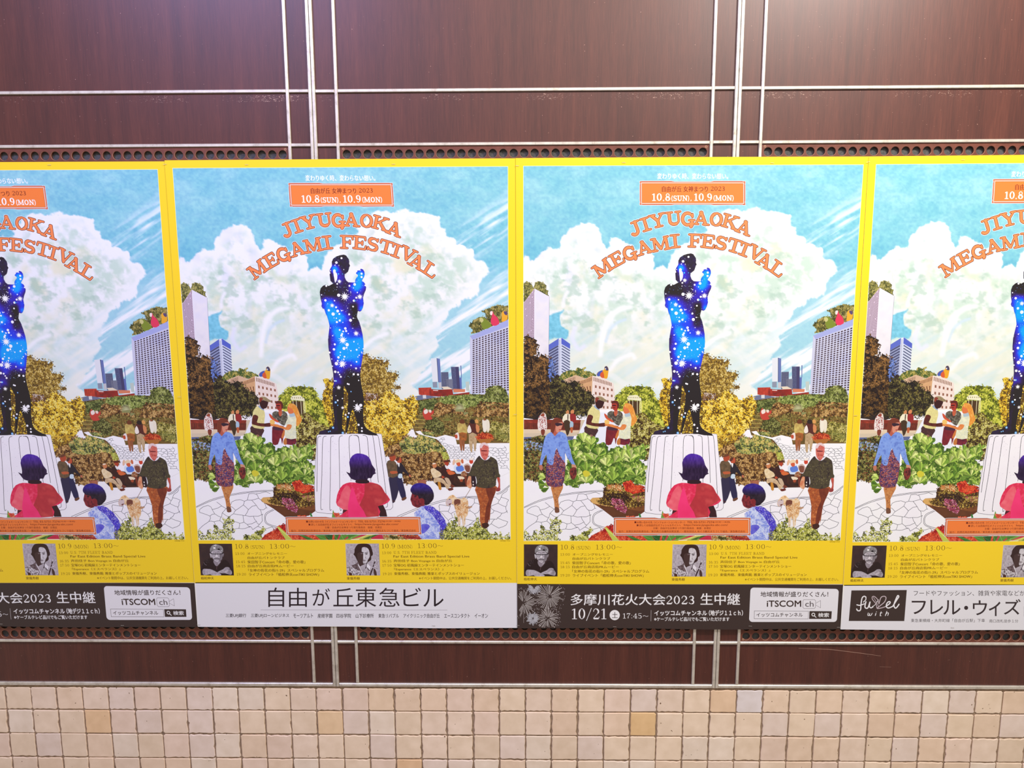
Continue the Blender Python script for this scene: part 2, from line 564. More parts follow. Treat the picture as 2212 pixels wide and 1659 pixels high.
class Print:
    def __init__(self, seed=1):
        self.v, self.t, self.c = [], [], []
        self.n = 0; self.layer = 0
        self.rs = np.random.RandomState(seed)
        self.H = np.zeros((900, 480), np.float32)
    def raw(self, px, tris, cols, dz=None):
        """add a patch; it lies just above whatever it overlaps (coarse height map)."""
        px = np.asarray(px, float); tris = np.asarray(tris, int).reshape(-1, 3)
        cols = np.asarray(cols, float)
        if cols.ndim == 1: cols = np.tile(cols, (len(px), 1))
        if self.bounds is not None:            # keep the ink inside the printed frame
            x, y = px[:, 0], px[:, 1]
            y = np.clip(y, *self.bounds[0]); lx, rx = self.bounds[1](y)
            px = np.stack([np.clip(x, lx, rx), y], 1)
            t = px[tris]
            ar = (t[:, 1, 0] - t[:, 0, 0]) * (t[:, 2, 1] - t[:, 0, 1]) - (t[:, 2, 0] - t[:, 0, 0]) * (t[:, 1, 1] - t[:, 0, 1])
            tris = tris[np.abs(ar) > 1e-7]
            if not len(tris): return
        C = 2.5
        t = px[tris]
        lo = np.floor((t.min(1) - (300, 300)) / C).astype(int); hi = np.floor((t.max(1) - (300, 300)) / C).astype(int) + 1
        lo = np.clip(lo, 0, (899, 479)); hi = np.clip(hi, lo + 1, (900, 480))
        # split wide triangles by testing their cells against the barycentric box only when small
        big = ((hi - lo).prod(1) > 30)
        H = self.H; lev = 0; cells = []
        for k in np.nonzero(~big)[0]:
            a = H[lo[k, 0]:hi[k, 0], lo[k, 1]:hi[k, 1]]
            m = a.max()
            if m > lev: lev = m
            cells.append((lo[k], hi[k], None))
        for k in np.nonzero(big)[0]:
            gx, gy = np.meshgrid(np.arange(lo[k, 0], hi[k, 0]), np.arange(lo[k, 1], hi[k, 1]), indexing='ij')
            cx = (gx + .5) * C + 300; cy = (gy + .5) * C + 300
            msk = np.ones(cx.shape, bool)
            P = t[k]; area = (P[1, 0] - P[0, 0]) * (P[2, 1] - P[0, 1]) - (P[2, 0] - P[0, 0]) * (P[1, 1] - P[0, 1])
            sg = 1 if area >= 0 else -1
            for q in range(3):
                A, B = P[q], P[(q + 1) % 3]
                L = math.hypot(*(B - A)) + 1e-9
                msk &= sg * ((B[0] - A[0]) * (cy - A[1]) - (B[1] - A[1]) * (cx - A[0])) / L > -C * .75
            if msk.any():
                lev = max(lev, H[gx[msk], gy[msk]].max())
                cells.append((gx[msk], gy[msk], 1))
        lev += 1.0
        top = lev + (0 if dz is None else 5)
        for a, b, f in cells:
            if f is None: H[a[0]:b[0], a[1]:b[1]] = top
            else: H[a, b] = top
        d = lev * LAYER + (dz if dz is not None else 0)
        X, Z = back(px[:, 0], px[:, 1], YP)
        P = np.stack([X - self.ox, np.zeros(len(X)) - d, Z - self.oz], 1)
        self.v.append(P); self.t.append(tris + self.n); self.c.append(cols)
        self.n += len(P); self.top = max(self.top, float(top))
    top = 0.0
    bounds = None
    ox, oz = OX, OZ
    def poly(self, p, c, sm=0, up=True):
        """flat-coloured polygon (photo pixels)."""
        p = np.asarray(p, float)
        if sm: p = smooth(p, sm)
        if up: self.layer += 1
        tr = tessellate_polygon([[Vector((a, b, 0)) for a, b in p]])
        self.raw(p, tr, c)
    def shade(self, p, fn, step=3.0, sm=0, rough=0):
        """polygon filled by a colour function of the pixel position."""
        p = np.asarray(p, float)
        if sm: p = smooth(p, sm)
        if rough:
            q = []
            for i in range(len(p)):
                a, b = p[i], p[(i + 1) % len(p)]
                L = np.linalg.norm(b - a); m = max(1, int(L / (rough * 1.2)))
                for k in range(m):
                    t = k / m; jj = self.rs.normal(0, rough * .5, 2)
                    q.append(a + (b - a) * t + jj)
            p = np.array(q)
        self.layer += 1
        x0, y0 = p.min(0); x1, y1 = p.max(0)
        gx, gy = np.meshgrid(np.arange(x0, x1, step), np.arange(y0, y1, step * .9))
        gx[::2] += step / 2
        g = np.stack([gx.ravel(), gy.ravel()], 1)
        g = g[inside(g, p)]
        if len(g):
            g = g[seg_dist(g, p) > step * .4]
        allp = np.vstack([p, g]) if len(g) else p
        vs, es, fs, *_ = delaunay_2d_cdt([Vector(q) for q in allp], [], [list(range(len(p)))], 1, 1e-4)
        vv = np.array([[q.x, q.y] for q in vs])
        fs = [f for f in fs if len(f) == 3]
        col = fn(vv[:, 0], vv[:, 1])
        self.raw(vv, fs, col)
    def mottle(self, p, cs, step=2.5, sm=0, scale=.12, seed=0, rough=0, aniso=(1, 1)):
        """photographic-looking fill: noise between the given colours."""
        cs = np.array(cs, float)
        def fn(x, y):
            n = NZ[seed % 6](x * scale * aniso[0] + seed, y * scale * aniso[1], 3)
            n = np.clip((n - .5) * 2.1 + .5, 0, .9999) * (len(cs) - 1)
            i = n.astype(int); f = (n - i)[:, None]
            return cs[i] * (1 - f) + cs[np.minimum(i + 1, len(cs) - 1)] * f
        self.shade(p, fn, step, sm, rough)
    grp = None
    def stroke(self, p, w, c, up=True, cur=0, cap=True):
        p = np.asarray(p, float)
        if cur: p = curve(p, cur)
        own = self.grp is None
        if own:
            self.layer += 1; self.grp = []
        w = np.broadcast_to(np.asarray(w, float), (len(p),)) / 2
        for i in range(len(p) - 1):
            d = p[i + 1] - p[i]; L = np.hypot(*d)
            if L < 1e-4: continue
            n = np.array([-d[1], d[0]]) / L
            self.grp.append([p[i] + n * w[i], p[i] - n * w[i], p[i + 1] - n * w[i + 1], p[i + 1] + n * w[i + 1]])
        if cap:
            for i in range(len(p)):
                m = 8 if w[i] > .8 else 5
                self.grp.append([p[i] + w[i] * np.array([math.cos(2 * math.pi * q / m + .2), math.sin(2 * math.pi * q / m + .2)]) for q in range(m)])
        if own: self.flush(c)
    def flush(self, c):
        """merge the collected stroke pieces into one flat patch without overlaps."""
        V, F = [], []
        for g in self.grp:
            F.append(list(range(len(V), len(V) + len(g)))); V += [Vector((float(q[0]), float(q[1]))) for q in g]
        self.grp = None
        if not V: return
        vs, es, fs, _ov, _oe, of = delaunay_2d_cdt(V, [], F, 0, 1e-4)
        fs = [f for f, o in zip(fs, of) if len(f) == 3 and len(o)]
        if fs: self.raw([[q.x, q.y] for q in vs], fs, c)
    def disc(self, x, y, r, c, up=True, m=14, ry=None):
        self.layer += 1 if up else .5
        ry = ry or r
        V = [(x + r * math.cos(2 * math.pi * q / m), y + ry * math.sin(2 * math.pi * q / m)) for q in range(m)]
        self.raw(V, [(0, q, q + 1) for q in range(1, m - 1)], c)
    def star(self, x, y, r, c=(255, 255, 255), n=10, rot=.1):
        self.layer += 1
        V = [(x, y)]
        for k in range(2 * n):
            a = math.pi * k / n + rot
            rr = (r if k % 2 == 0 else r * .42) * (1.0 if k % 4 == 0 else .84)
            V.append((x + rr * math.cos(a), y + rr * math.sin(a)))
        self.raw(V, [(0, 1 + k, 1 + (k + 1) % (2 * n)) for k in range(2 * n)], c)
    def leaves(self, p, pal, n, size, fn=None, aspect=.6, edge=.0, ang=None):
        """scatter of n small leaf patches over the region p."""
        p = np.asarray(p, float)
        x0, y0 = p.min(0); x1, y1 = p.max(0)
        self.layer += 1
        if size > 1.3 and n > 80: n = int(n * 1.75); size *= .74
        pts = np.zeros((0, 2))
        while len(pts) < n:
            g = self.rs.uniform((x0, y0), (x1, y1), (n * 2, 2))
            pts = np.vstack([pts, g[inside(g, p)]])
        pts = pts[:n]
        if edge: pts = pts + self.rs.normal(0, edge, pts.shape)
        pal = np.array(pal, float)
        a = self.rs.uniform(0, math.pi, n) if ang is None else self.rs.normal(ang, .35, n)
        s = size * self.rs.uniform(.5, 1.35, n)
        ca, sa = np.cos(a), np.sin(a)
        # light clusters: lighter colours gather where the noise is high
        nz = NZ[3](pts[:, 0] / (size * 3.2), pts[:, 1] / (size * 3.2), 3)
        k = np.clip((nz - .5) * 2.0 + .5 + self.rs.normal(0, .27, n), 0, .999)
        ci = (k * len(pal)).astype(int)
        col = pal[ci] + self.rs.normal(0, 6, (n, 1))
        V = np.zeros((n, 5, 2))
        shp = [(1, 0), (.3, aspect), (-.7, aspect * .6), (-.9, -aspect * .3), (.1, -aspect)]
        for q, (ux, uy) in enumerate(shp):
            V[:, q, 0] = pts[:, 0] + s * (ux * ca - uy * sa)
            V[:, q, 1] = pts[:, 1] + s * (ux * sa + uy * ca)
        dz = np.repeat(self.rs.uniform(0, 5 * LAYER, n), 5)
        T = (np.arange(n)[:, None, None] * 5 + np.array([(0, 1, 2), (0, 2, 3), (0, 3, 4)])[None]).reshape(-1, 3)
        self.raw(V.reshape(-1, 2), T, np.clip(np.repeat(col, 5, 0), 0, 255), dz=dz)
        self.layer += 5.5
    def bush(self, p, dark, pal, n, size, rough=2.0, sm=0, aspect=.6, edge=None, dens=None):
        p = np.asarray(p, float)
        if sm: p = smooth(p, sm)
        self.mottle(p, dark, step=max(4, size * 1.6), rough=rough, scale=.2)
        self.leaves(p, pal, n, size, aspect=aspect, edge=rough * .8 if edge is None else edge)
    def build(self, name, parent, mat):
        V = np.vstack(self.v).astype(np.float32); T = np.vstack(self.t).astype(np.int32); C = np.vstack(self.c)
        # all patches face the room (-Y)
        a = V[T[:, 0]]; b = V[T[:, 1]]; c = V[T[:, 2]]
        ny = (b[:, 2] - a[:, 2]) * (c[:, 0] - a[:, 0]) - (b[:, 0] - a[:, 0]) * (c[:, 2] - a[:, 2])
        flip = ny > 0
        T[flip] = T[flip][:, [0, 2, 1]]
        T = T[np.abs(ny) > 1e-13]
        me = bpy.data.meshes.new(name)
        me.vertices.add(len(V)); me.vertices.foreach_set('co', V.ravel())
        me.loops.add(T.size); me.loops.foreach_set('vertex_index', T.ravel())
        me.polygons.add(len(T)); me.polygons.foreach_set('loop_start', np.arange(0, T.size, 3, dtype=np.int32))
        me.update(calc_edges=True)
        at = me.color_attributes.new('ink', 'FLOAT_COLOR', 'POINT')
        rgba = np.ones((len(V), 4), np.float32); rgba[:, :3] = lin(C) * 0.84
        at.data.foreach_set('color', rgba.ravel())
        me.materials.append(mat)
        o = bpy.data.objects.new(name, me)
        COL.objects.link(o)
        if parent: o.parent = parent
        return o

_tc = {}
def text_mesh(s):
    """flat outline of a string in the built-in font -> (points, faces, bounds)."""
    if s in _tc: return _tc[s]
    c = bpy.data.curves.new('lettering', 'FONT'); c.body = s; c.resolution_u = 3
    o = bpy.data.objects.new('lettering', c); COL.objects.link(o)
    dg = bpy.context.evaluated_depsgraph_get()
    dg.update()
    me = bpy.data.meshes.new_from_object(o.evaluated_get(dg))
    v = np.array([w.co[:2] for w in me.vertices]).reshape(-1, 2)
    me.calc_loop_triangles()
    t = np.array([lt.vertices[:] for lt in me.loop_triangles]).reshape(-1, 3)
    bpy.data.objects.remove(o); bpy.data.meshes.remove(me); bpy.data.curves.remove(c)
    _tc[s] = (v, t, v.min(0), v.max(0))
    return _tc[s]

def text(pr, s, x0, y0, x1, y1, col, fr='P', fat=0.0, serif=0.0):
    """lettering fitted to the box (x0,y0)-(x1,y1); 'serif' thickens the upright strokes, 'fat' all."""
    f = FR[fr]
    q = lambda x, y: (f[0] + x / f[2], f[1] + y / f[2])
    (X0, Y0), (X1, Y1) = q(x0, y0), q(x1, y1)
    v, t, lo, hi = text_mesh(s)
    u = (v - lo) / (hi - lo)
    P = np.stack([X0 + u[:, 0] * (X1 - X0), Y1 - u[:, 1] * (Y1 - Y0)], 1)
    pr.layer += 1
    pr.raw(P, t, col)
    offs = []
    if serif: offs += [(-serif, 0), (serif, 0)]
    if fat: offs += [(fat, 0), (-fat, 0), (0, fat), (0, -fat), (fat * .7, fat * .7), (-fat * .7, -fat * .7), (fat * .7, -fat * .7), (-fat * .7, fat * .7)]
    for d in offs:
        pr.layer += .75
        pr.raw(P + np.array(d), t, col)

# ---- slab-serif stroke alphabet (height 1, thick stroke 'T', thin stroke 't')
def arc(cx, cy, rx, ry, a0, a1, n=12):
    return [(cx + rx * math.cos(math.radians(a0 + (a1 - a0) * i / n)), cy + ry * math.sin(math.radians(a0 + (a1 - a0) * i / n))) for i in range(n + 1)]

def G(ch):
    T, t = 'T', 't'
    sb = lambda x, y, w=.16: (t, [(x - w, y), (x + w, y)])
    d = {
        'I': (.46, [(T, [(.23, .05), (.23, .95)]), sb(.23, .05, .19), sb(.23, .95, .19)]),
        'J': (.60, [(T, [(.38, .95), (.38, .30)]), (T, arc(.20, .28, .18, .24, 0, -110)), (T, [(.14, .08), (.08, .14)]), sb(.38, .95, .18)]),
        'Y': (.86, [(T, [(.16, .93), (.43, .48)]), (t, [(.70, .93), (.43, .48)]), (T, [(.43, .48), (.43, .05)]), sb(.16, .95), sb(.70, .95, .14), sb(.43, .05, .19)]),
        'U': (.86, [(T, [(.20, .95), (.20, .35)]), (T, arc(.42, .33, .22, .27, 180, 300)), (t, arc(.42, .33, .24, .27, 300, 360)), (t, [(.66, .33), (.66, .95)]), sb(.20, .95), sb(.66, .95, .13)]),
        'G': (.84, [(T, arc(.42, .5, .28, .44, 60, 300)), (t, arc(.42, .5, .28, .44, 20, 75)), (t, [(.70, .64), (.70, .86)]), (T, [(.66, .40), (.66, .06)]), (T, [(.66, .02), (.60, -.08)]), (t, [(.50, .40), (.80, .40)]), (t, arc(.42, .5, .28, .44, 280, 320))]),
        'A': (.90, [(t, [(.16, .06), (.42, .95)]), (T, [(.42, .93), (.70, .06)]), (t, [(.26, .32), (.60, .32)]), sb(.15, .05, .14), sb(.72, .05, .16), (T, [(.38, .93), (.44, .93)])]),
        'O': (.82, [(T, arc(.41, .5, .27, .43, 120, 240)), (T, arc(.41, .5, .27, .43, -60, 60)), (t, arc(.41, .5, .27, .45, 0, 360, 24))]),
        'K': (.90, [(T, [(.20, .95), (.20, .05)]), (t, [(.70, .93), (.28, .46)]), (T, [(.40, .55), (.72, .06)]), sb(.20, .95), sb(.20, .05), sb(.70, .95, .13), sb(.74, .05, .14)]),
        'M': (1.10, [(t, [(.18, .05), (.20, .95)]), (T, [(.22, .93), (.54, .12)]), (t, [(.54, .12), (.88, .93)]), (T, [(.90, .95), (.90, .05)]), sb(.18, .05, .13), sb(.17, .95, .12), sb(.90, .05, .16), sb(.93, .95, .12)]),
        'E': (.80, [(T, [(.22, .95), (.22, .05)]), (t, [(.06, .95), (.68, .95)]), (t, [(.06, .05), (.70, .05)]), (t, [(.22, .50), (.54, .50)]), (t, [(.68, .95), (.70, .74)]), (t, [(.70, .05), (.74, .28)]), (t, [(.54, .38), (.54, .62)])]),
        'F': (.76, [(T, [(.22, .95), (.22, .05)]), (t, [(.06, .95), (.68, .95)]), sb(.22, .05, .18), (t, [(.22, .50), (.54, .50)]), (t, [(.68, .95), (.70, .72)]), (t, [(.54, .38), (.54, .62)])]),
        'S': (.70, [(t, arc(.35, .72, .22, .22, 20, 110)), (T, arc(.33, .72, .18, .21, 110, 250)), (T, [(.27, .53), (.44, .46)]), (T, arc(.37, .28, .20, .22, 70, -60)), (t, arc(.35, .28, .24, .23, -60, -150)), (t, [(.56, .78), (.58, .94)]), (t, [(.13, .22), (.11, .05)])]),
        'T': (.82, [(T, [(.41, .95), (.41, .05)]), (t, [(.08, .95), (.74, .95)]), (t, [(.08, .95), (.06, .70)]), (t, [(.74, .95), (.76, .70)]), sb(.41, .05, .19)]),
        'V': (.86, [(T, [(.18, .94), (.44, .06)]), (t, [(.70, .94), (.44, .06)]), sb(.17, .95, .15), sb(.71, .95, .13)]),
        'L': (.74, [(T, [(.22, .95), (.22, .05)]), (t, [(.06, .05), (.66, .05)]), sb(.22, .95, .18), (t, [(.66, .05), (.70, .32)])]),
        'N': (.88, [(t, [(.18, .05), (.18, .95)]), (T, [(.18, .93), (.70, .07)]), (t, [(.70, .05), (.70, .95)]), sb(.18, .05, .14), sb(.14, .95, .10), sb(.70, .95, .14)]),
        '0': (.66, [(T, arc(.33, .5, .21, .42, 130, 230)), (T, arc(.33, .5, .21, .42, -50, 50)), (t, arc(.33, .5, .21, .45, 0, 360, 24))]),
        '1': (.56, [(T, [(.30, .95), (.30, .05)]), (t, [(.30, .93), (.12, .82)]), sb(.30, .05, .18)]),
        '2': (.64, [(t, arc(.31, .70, .20, .25, 180, 60)), (T, arc(.31, .70, .19, .22, 60, -30)), (t, [(.48, .60), (.10, .10)]), (T, [(.12, .08), (.50, .08)]), (t, [(.52, .08), (.56, .24)])]),
        '3': (.62, [(t, arc(.29, .73, .18, .21, 160, 60)), (T, arc(.28, .73, .17, .20, 60, -60)), (t, [(.22, .52), (.34, .52)]), (T, arc(.28, .27, .20, .22, 70, -60)), (t, arc(.28, .27, .20, .22, -60, -160))]),
        '4': (.66, [(T, [(.42, .95), (.42, .05)]), (t, [(.42, .93), (.06, .30)]), (t, [(.06, .30), (.60, .30)]), sb(.42, .05, .14)]),
        '5': (.64, [(t, [(.14, .93), (.50, .93)]), (t, [(.14, .93), (.12, .52)]), (T, arc(.28, .32, .22, .26, 100, -60)), (t, arc(.28, .30, .20, .25, -60, -150))]),
        '6': (.66, [(T, arc(.33, .45, .22, .46, 120, 220)), (t, arc(.33, .5, .22, .44, 60, 120)), (t, arc(.33, .30, .20, .26, 0, 360, 20)), (T, arc(.33, .30, .20, .25, -60, 60))]),
        '7': (.60, [(T, [(.10, .91), (.52, .91)]), (t, [(.52, .91), (.26, .40)]), (T, [(.26, .40), (.24, .05)]), (t, [(.10, .93), (.09, .74)])]),
        '8': (.64, [(t, arc(.32, .73, .17, .21, 0, 360, 20)), (t, arc(.32, .28, .21, .24, 0, 360, 20)), (T, arc(.32, .28, .20, .22, -50, 50)), (T, arc(.32, .28, .20, .22, 130, 230)), (T, [(.22, .62), (.42, .42)])]),
        '9': (.66, [(t, arc(.32, .68, .20, .26, 0, 360, 20)), (T, arc(.32, .52, .21, .42, 40, -40)), (t, arc(.31, .5, .21, .44, -40, -130)), (T, arc(.32, .68, .19, .24, 130, 230))]),
        'B': (.80, [(T, [(.20, .95), (.20, .05)]), (t, [(.06, .95), (.38, .95)]), (t, [(.06, .05), (.40, .05)]), (t, [(.20, .51), (.40, .51)]), (T, arc(.38, .73, .20, .21, 90, -90)), (T, arc(.40, .28, .23, .23, 90, -90))]),
        'D': (.84, [(T, [(.20, .95), (.20, .05)]), (t, [(.06, .95), (.36, .95)]), (t, [(.06, .05), (.36, .05)]), (T, arc(.36, .5, .32, .44, 85, -85))]),
        'H': (.90, [(T, [(.20, .95), (.20, .05)]), (T, [(.68, .95), (.68, .05)]), (t, [(.2, .5), (.68, .5)]), sb(.2, .95), sb(.2, .05), sb(.68, .95), sb(.68, .05)]),
        'R': (.86, [(T, [(.20, .95), (.20, .05)]), (t, [(.06, .95), (.40, .95)]), (T, arc(.38, .72, .22, .22, 90, -90)), (t, [(.2, .5), (.4, .5)]), (T, [(.44, .48), (.68, .06)]), sb(.2, .05), sb(.72, .05, .1)]),
        'P': (.80, [(T, [(.20, .95), (.20, .05)]), (t, [(.06, .95), (.40, .95)]), (T, arc(.38, .71, .23, .23, 90, -90)), (t, [(.2, .48), (.4, .48)]), sb(.2, .05)]),
        'C': (.80, [(T, arc(.42, .5, .28, .44, 70, 290)), (t, arc(.42, .5, .28, .44, 25, 75)), (t, arc(.42, .5, .28, .44, 285, 330)), (t, [(.68, .66), (.68, .88)])]),
        'W': (1.2, [(T, [(.14, .94), (.36, .06)]), (t, [(.58, .94), (.36, .06)]), (T, [(.58, .94), (.80, .06)]), (t, [(1.02, .94), (.80, .06)]), sb(.14, .95, .12), sb(1.02, .95, .12)]),
        '.': (.30, [(T, [(.14, .06), (.15, .06)])]), ':': (.30, [(T, [(.14, .12), (.15, .12)]), (T, [(.14, .62), (.15, .62)])]),
        ',': (.30, [(T, [(.14, .06), (.15, .06)]), (t, [(.18, .04), (.10, -.14)])]),
        '(': (.36, [(t, arc(.46, .45, .30, .62, 125, 235))]), ')': (.36, [(t, arc(-.10, .45, .30, .62, 55, -55))]),
        '/': (.50, [(t, [(.44, 1.0), (.04, -.1)])]), '-': (.4, [(t, [(.05, .42), (.32, .42)])]), ' ': (.42, []),
        '~': (.86, [(t, [(.08, .42), (.22, .56), (.36, .52), (.52, .40), (.66, .38), (.80, .50)])]),
    }
    return d[ch]

def slab(pr, s, x0, y0, x1, y1, col, fr='P', T=.15, t=.075, up=True):
    """string in the stroke alphabet, fitted: y0 = cap top, y1 = baseline, x0..x1 = width."""
    f = FR[fr]
    X0, Y0, X1, Y1 = f[0] + x0 / f[2], f[1] + y0 / f[2], f[0] + x1 / f[2], f[1] + y1 / f[2]
    tot = sum(G(c)[0] for c in s); H = Y1 - Y0
    k = (X1 - X0) / (tot * H)
    pr.layer += 1
    pr.grp = []
    x = 0
    for c in s:
        w, st = G(c)
        for kind, pts in st:
            P = np.array(pts)
            P = np.stack([X0 + (x + P[:, 0]) * H * k, Y1 - P[:, 1] * H], 1)
            pr.stroke(P, (T if kind == 'T' else t) * H, col, up=False, cap=len(P) != 2 or kind == 't' or s[0] in '.,:' or c in '.,:')
        x += w
    pr.flush(col)

# ================================================================ the festival poster
M_PAPER, _nt, _b = new_mat('glossy_poster_print')
_a = _nt.nodes.new('ShaderNodeAttribute'); _a.attribute_name = 'ink'
_nt.links.new(_a.outputs['Color'], _b.inputs['Base Color'])
_b.inputs['Roughness'].default_value = 0.36
_b.inputs['Specular IOR Level'].default_value = 0.34

YEL = (255, 219, 42); WHITE = (252, 252, 252); INK = (88, 54, 20); DARK = (66, 52, 48); ORANGE = (247, 132, 60)
PIC = S('P 1130.8,359 1865,356 1848.8,600 1831.6,880 1815,1166.6 1131.7,1168')

def paint_sky(pr):
    cloud = smooth(S('a 100,1280 220,1240 330,1150 420,1090 545,1090 575,1050 600,930 650,880 690,820 770,790 870,790 960,830 1010,860 1040,960 1090,1075 1130,1080 1170,1010 1230,990 1330,1000 1390,1050 1430,1120 1500,1105 1600,1150 1655,1210 1660,1330 1720,1300 1810,1310 1865,1320 1885,1220 1950,1100 2050,1010 '
                     'b 160,1000 300,900 400,800 480,720 560,650 640,600 760,595 820,640 970,620 1150,625 1240,650 1360,700 1385,810 1450,830 1470,910 1540,970 1570,1035 1650,1040 1760,1095 1765,1190 1860,1220 1930,1280 1930,1360 1840,1420 1800,1500 1750,1659 '
                     'd 1700,200 1500,330 1300,560 1200,900 900,1300 P 1640,880 1100,880'), 3)
    patch = smooth(S('c 395,470 500,430 585,378 560,440 555,500 575,570 625,620 662,638 650,720 600,745 480,730 395,720'), 3)
    step = 2.2
    nx, ny = int(736 / step), int(560 / step)
    s_, t_ = np.meshgrid(np.linspace(0, 1, nx), np.linspace(0, 1, ny))
    yb = 890.0
    xl = 1130.8 + (1131.2 - 1130.8) * t_
    xr = np.interp(356 + t_ * (yb - 356), [356, 600, 880, 890], [1865, 1848.8, 1831.6, 1831.0])
    x = (xl + (xr - xl) * s_).ravel(); y = ((359 - 3 * s_) + (yb - 359 + 3 * s_) * t_).ravel()
    P = np.stack([x, y], 1)
    # ragged outline
    wob = np.stack([(NZ[0](x * .06, y * .06, 4) - .5) * 22, (NZ[1](x * .06, y * .06, 4) - .5) * 22], 1)
    Q = P + wob
    ins = inside(Q, cloud); d = seg_dist(Q, cloud); sd = np.where(ins, d, -d)
    insp = inside(P + wob * .35, patch); dp = seg_dist(P + wob * .35, patch); sp = np.where(insp, dp, -dp)
    n1 = NZ[2](x * .02, y * .035, 4); n2 = NZ[3](x * .05, y * .05, 4); n3 = NZ[4](x * .18, y * .22, 3); n4 = NZ[5](x * .011 + 9, y * .011, 3)
    blue_a, blue_b = np.array((126, 196, 210.)), np.array((150, 209, 217.))
    k = np.clip((n1 - .5) * 2.2 + .45 + (n3 - .5) * .25, 0, 1)[:, None]
    k = k * np.clip(1 - (y - 480) / 260, .35, 1)[:, None]
    sky = blue_a * (1 - k) + blue_b * k
    sky = sky + np.array((-14., -6, 2)) * np.clip((y[:, None] - 420) / 160, 0, 1)
    sky = sky + np.array((6., 6, 2)) * ((n3[:, None] - .5) * 5)
    # white wind streaks at the right, rising to the upper right
    ang = math.radians(31)
    u = x * math.cos(ang) - y * math.sin(ang); w = x * math.sin(ang) + y * math.cos(ang)
    st = NZ[1](u * .010, w * .11, 3); st2 = NZ[4](u * .006, w * .035, 3)
    axis = np.abs((y - 545) + (x - 1735) * math.tan(math.radians(34)))          # band from (1735,545) to the top right
    band = np.clip(1 - axis / 62, 0, 1)
    s1 = np.clip((st - .40) * 4.2, 0, 1) * band * np.clip((x - 1700) / 40, 0, 1)
    low = np.clip((y - 560 - (1850 - x) * .1) / 50, 0, 1)
    s2 = np.clip((st - .43) * 5 + (st2 - .5) * 3.5, 0, 1) * low
    sw = np.clip(s1 * 1.1 + s2, 0, 1)[:, None]
    sky = sky * (1 - low[:, None] * .5) + np.array((206, 230, 238.)) * low[:, None] * .5
    sky = sky * (1 - sw) + np.array((244, 247, 250.)) * sw
    # cloud body
    white = np.array((242, 245, 245.)); green = np.array((198, 222, 206.)); cream = np.array((234, 232, 198.)); lilac = np.array((222, 226, 245.)); pale = np.array((212, 230, 236.))
    body = white.copy()[None].repeat(len(x), 0)
    g = np.clip((n2 - .44) * 4.5, 0, 1)[:, None] * np.clip((sd - 7) / 25, 0, 1)[:, None]
    body = body * (1 - .9 * g) + green * .9 * g
    c_ = np.clip((NZ[0](x * .028 + 40, y * .028, 3) - .48) * 4, 0, 1)[:, None] * np.clip((sd - 25) / 60, 0, 1)[:, None]
    body = body * (1 - .75 * c_) + cream * .75 * c_
    l_ = np.clip((NZ[5](x * .03, y * .02 + 70, 3) - .52) * 5, 0, 1)[:, None] * np.clip(1 - (x - 1130) / 420, 0, 1)[:, None]
    body = body * (1 - .7 * l_) + lilac * .7 * l_
    # lower sky: cream-green with faint streaks
    lo = np.clip((y - 640) / 120, 0, 1)[:, None]
    stl = np.clip((NZ[2](u * .012, w * .06, 3) - .5) * 3 + .4, 0, 1)[:, None]
    lowc = np.array((208, 230, 230.)) * stl + np.array((234, 238, 222.)) * (1 - stl)
    rgt = np.clip((x - 1560) / 200, 0, 1)[:, None]
    lowc = lowc * (1 - rgt) + (np.array((196, 228, 238.)) * stl + np.array((246, 249, 252.)) * (1 - stl)) * rgt
    body = body * (1 - lo * .8) + lowc * lo * .8
    # swirls of brush strokes
    sw2 = np.clip((NZ[3](x * .02 + n4 * 3, y * .045 + n4 * 4, 3) - .58) * 6, 0, 1)[:, None] * np.clip(sd / 30, 0, 1)[:, None]
    body = body * (1 - .55 * sw2) + white * .55 * sw2
    grey = np.clip((NZ[1](x * .045 + 20, y * .06, 4) - .60) * 7, 0, 1)[:, None] * np.clip((sd - 12) / 30, 0, 1)[:, None] * np.clip(1 - (y - 700) / 60, 0, 1)[:, None]
    body = body * (1 - .6 * grey) + np.array((168, 200, 182.)) * .6 * grey
    m = np.clip(sd / 3.2 + .5, 0, 1)
    # to the lower right everything is pale streaky sky
    m = np.maximum(m, np.clip((y - 860) / 20, 0, 1))[:, None]
    col = sky * (1 - m) + body * m
    q = np.clip(sp / 2.4 + .5, 0, 1)[:, None]
    col = col * (1 - q) + (np.array((122, 198, 222.)) + (n3[:, None] - .5) * 46) * q
    # hanging swirls of white and blue left of centre
    for cpts, wd, cc in (('c 1030,920 1060,700 1130,500 1260,380 1390,350', 7, (250, 251, 253)), ('c 1100,760 1150,620 1230,540 1330,500', 4, (206, 226, 240)),
                         ('c 640,170 600,250 590,340', 5, (246, 246, 253)), ('c 730,600 700,720 770,850 840,820', 6, (228, 232, 250)), ('c 1150,1100 1250,980 1400,920 1440,960', 6, (250, 251, 253)),
                         ('d 350,820 480,720 640,660', 6, (250, 252, 255))):
        dd = seg_dist(P, curve(S(cpts), 5), closed=False)
        a = np.clip(1.25 - dd / wd, 0, 1)[:, None] * (.55 + .45 * n2[:, None])
        col = col * (1 - a) + np.array(cc, float) * a
    idx = np.arange(nx * ny).reshape(ny, nx)
    a, b, c, e = idx[:-1, :-1].ravel(), idx[:-1, 1:].ravel(), idx[1:, 1:].ravel(), idx[1:, :-1].ravel()
    pr.layer += 1
    pr.raw(P, np.concatenate([np.stack([a, b, c], 1), np.stack([a, c, e], 1)]), np.clip(col, 0, 255))

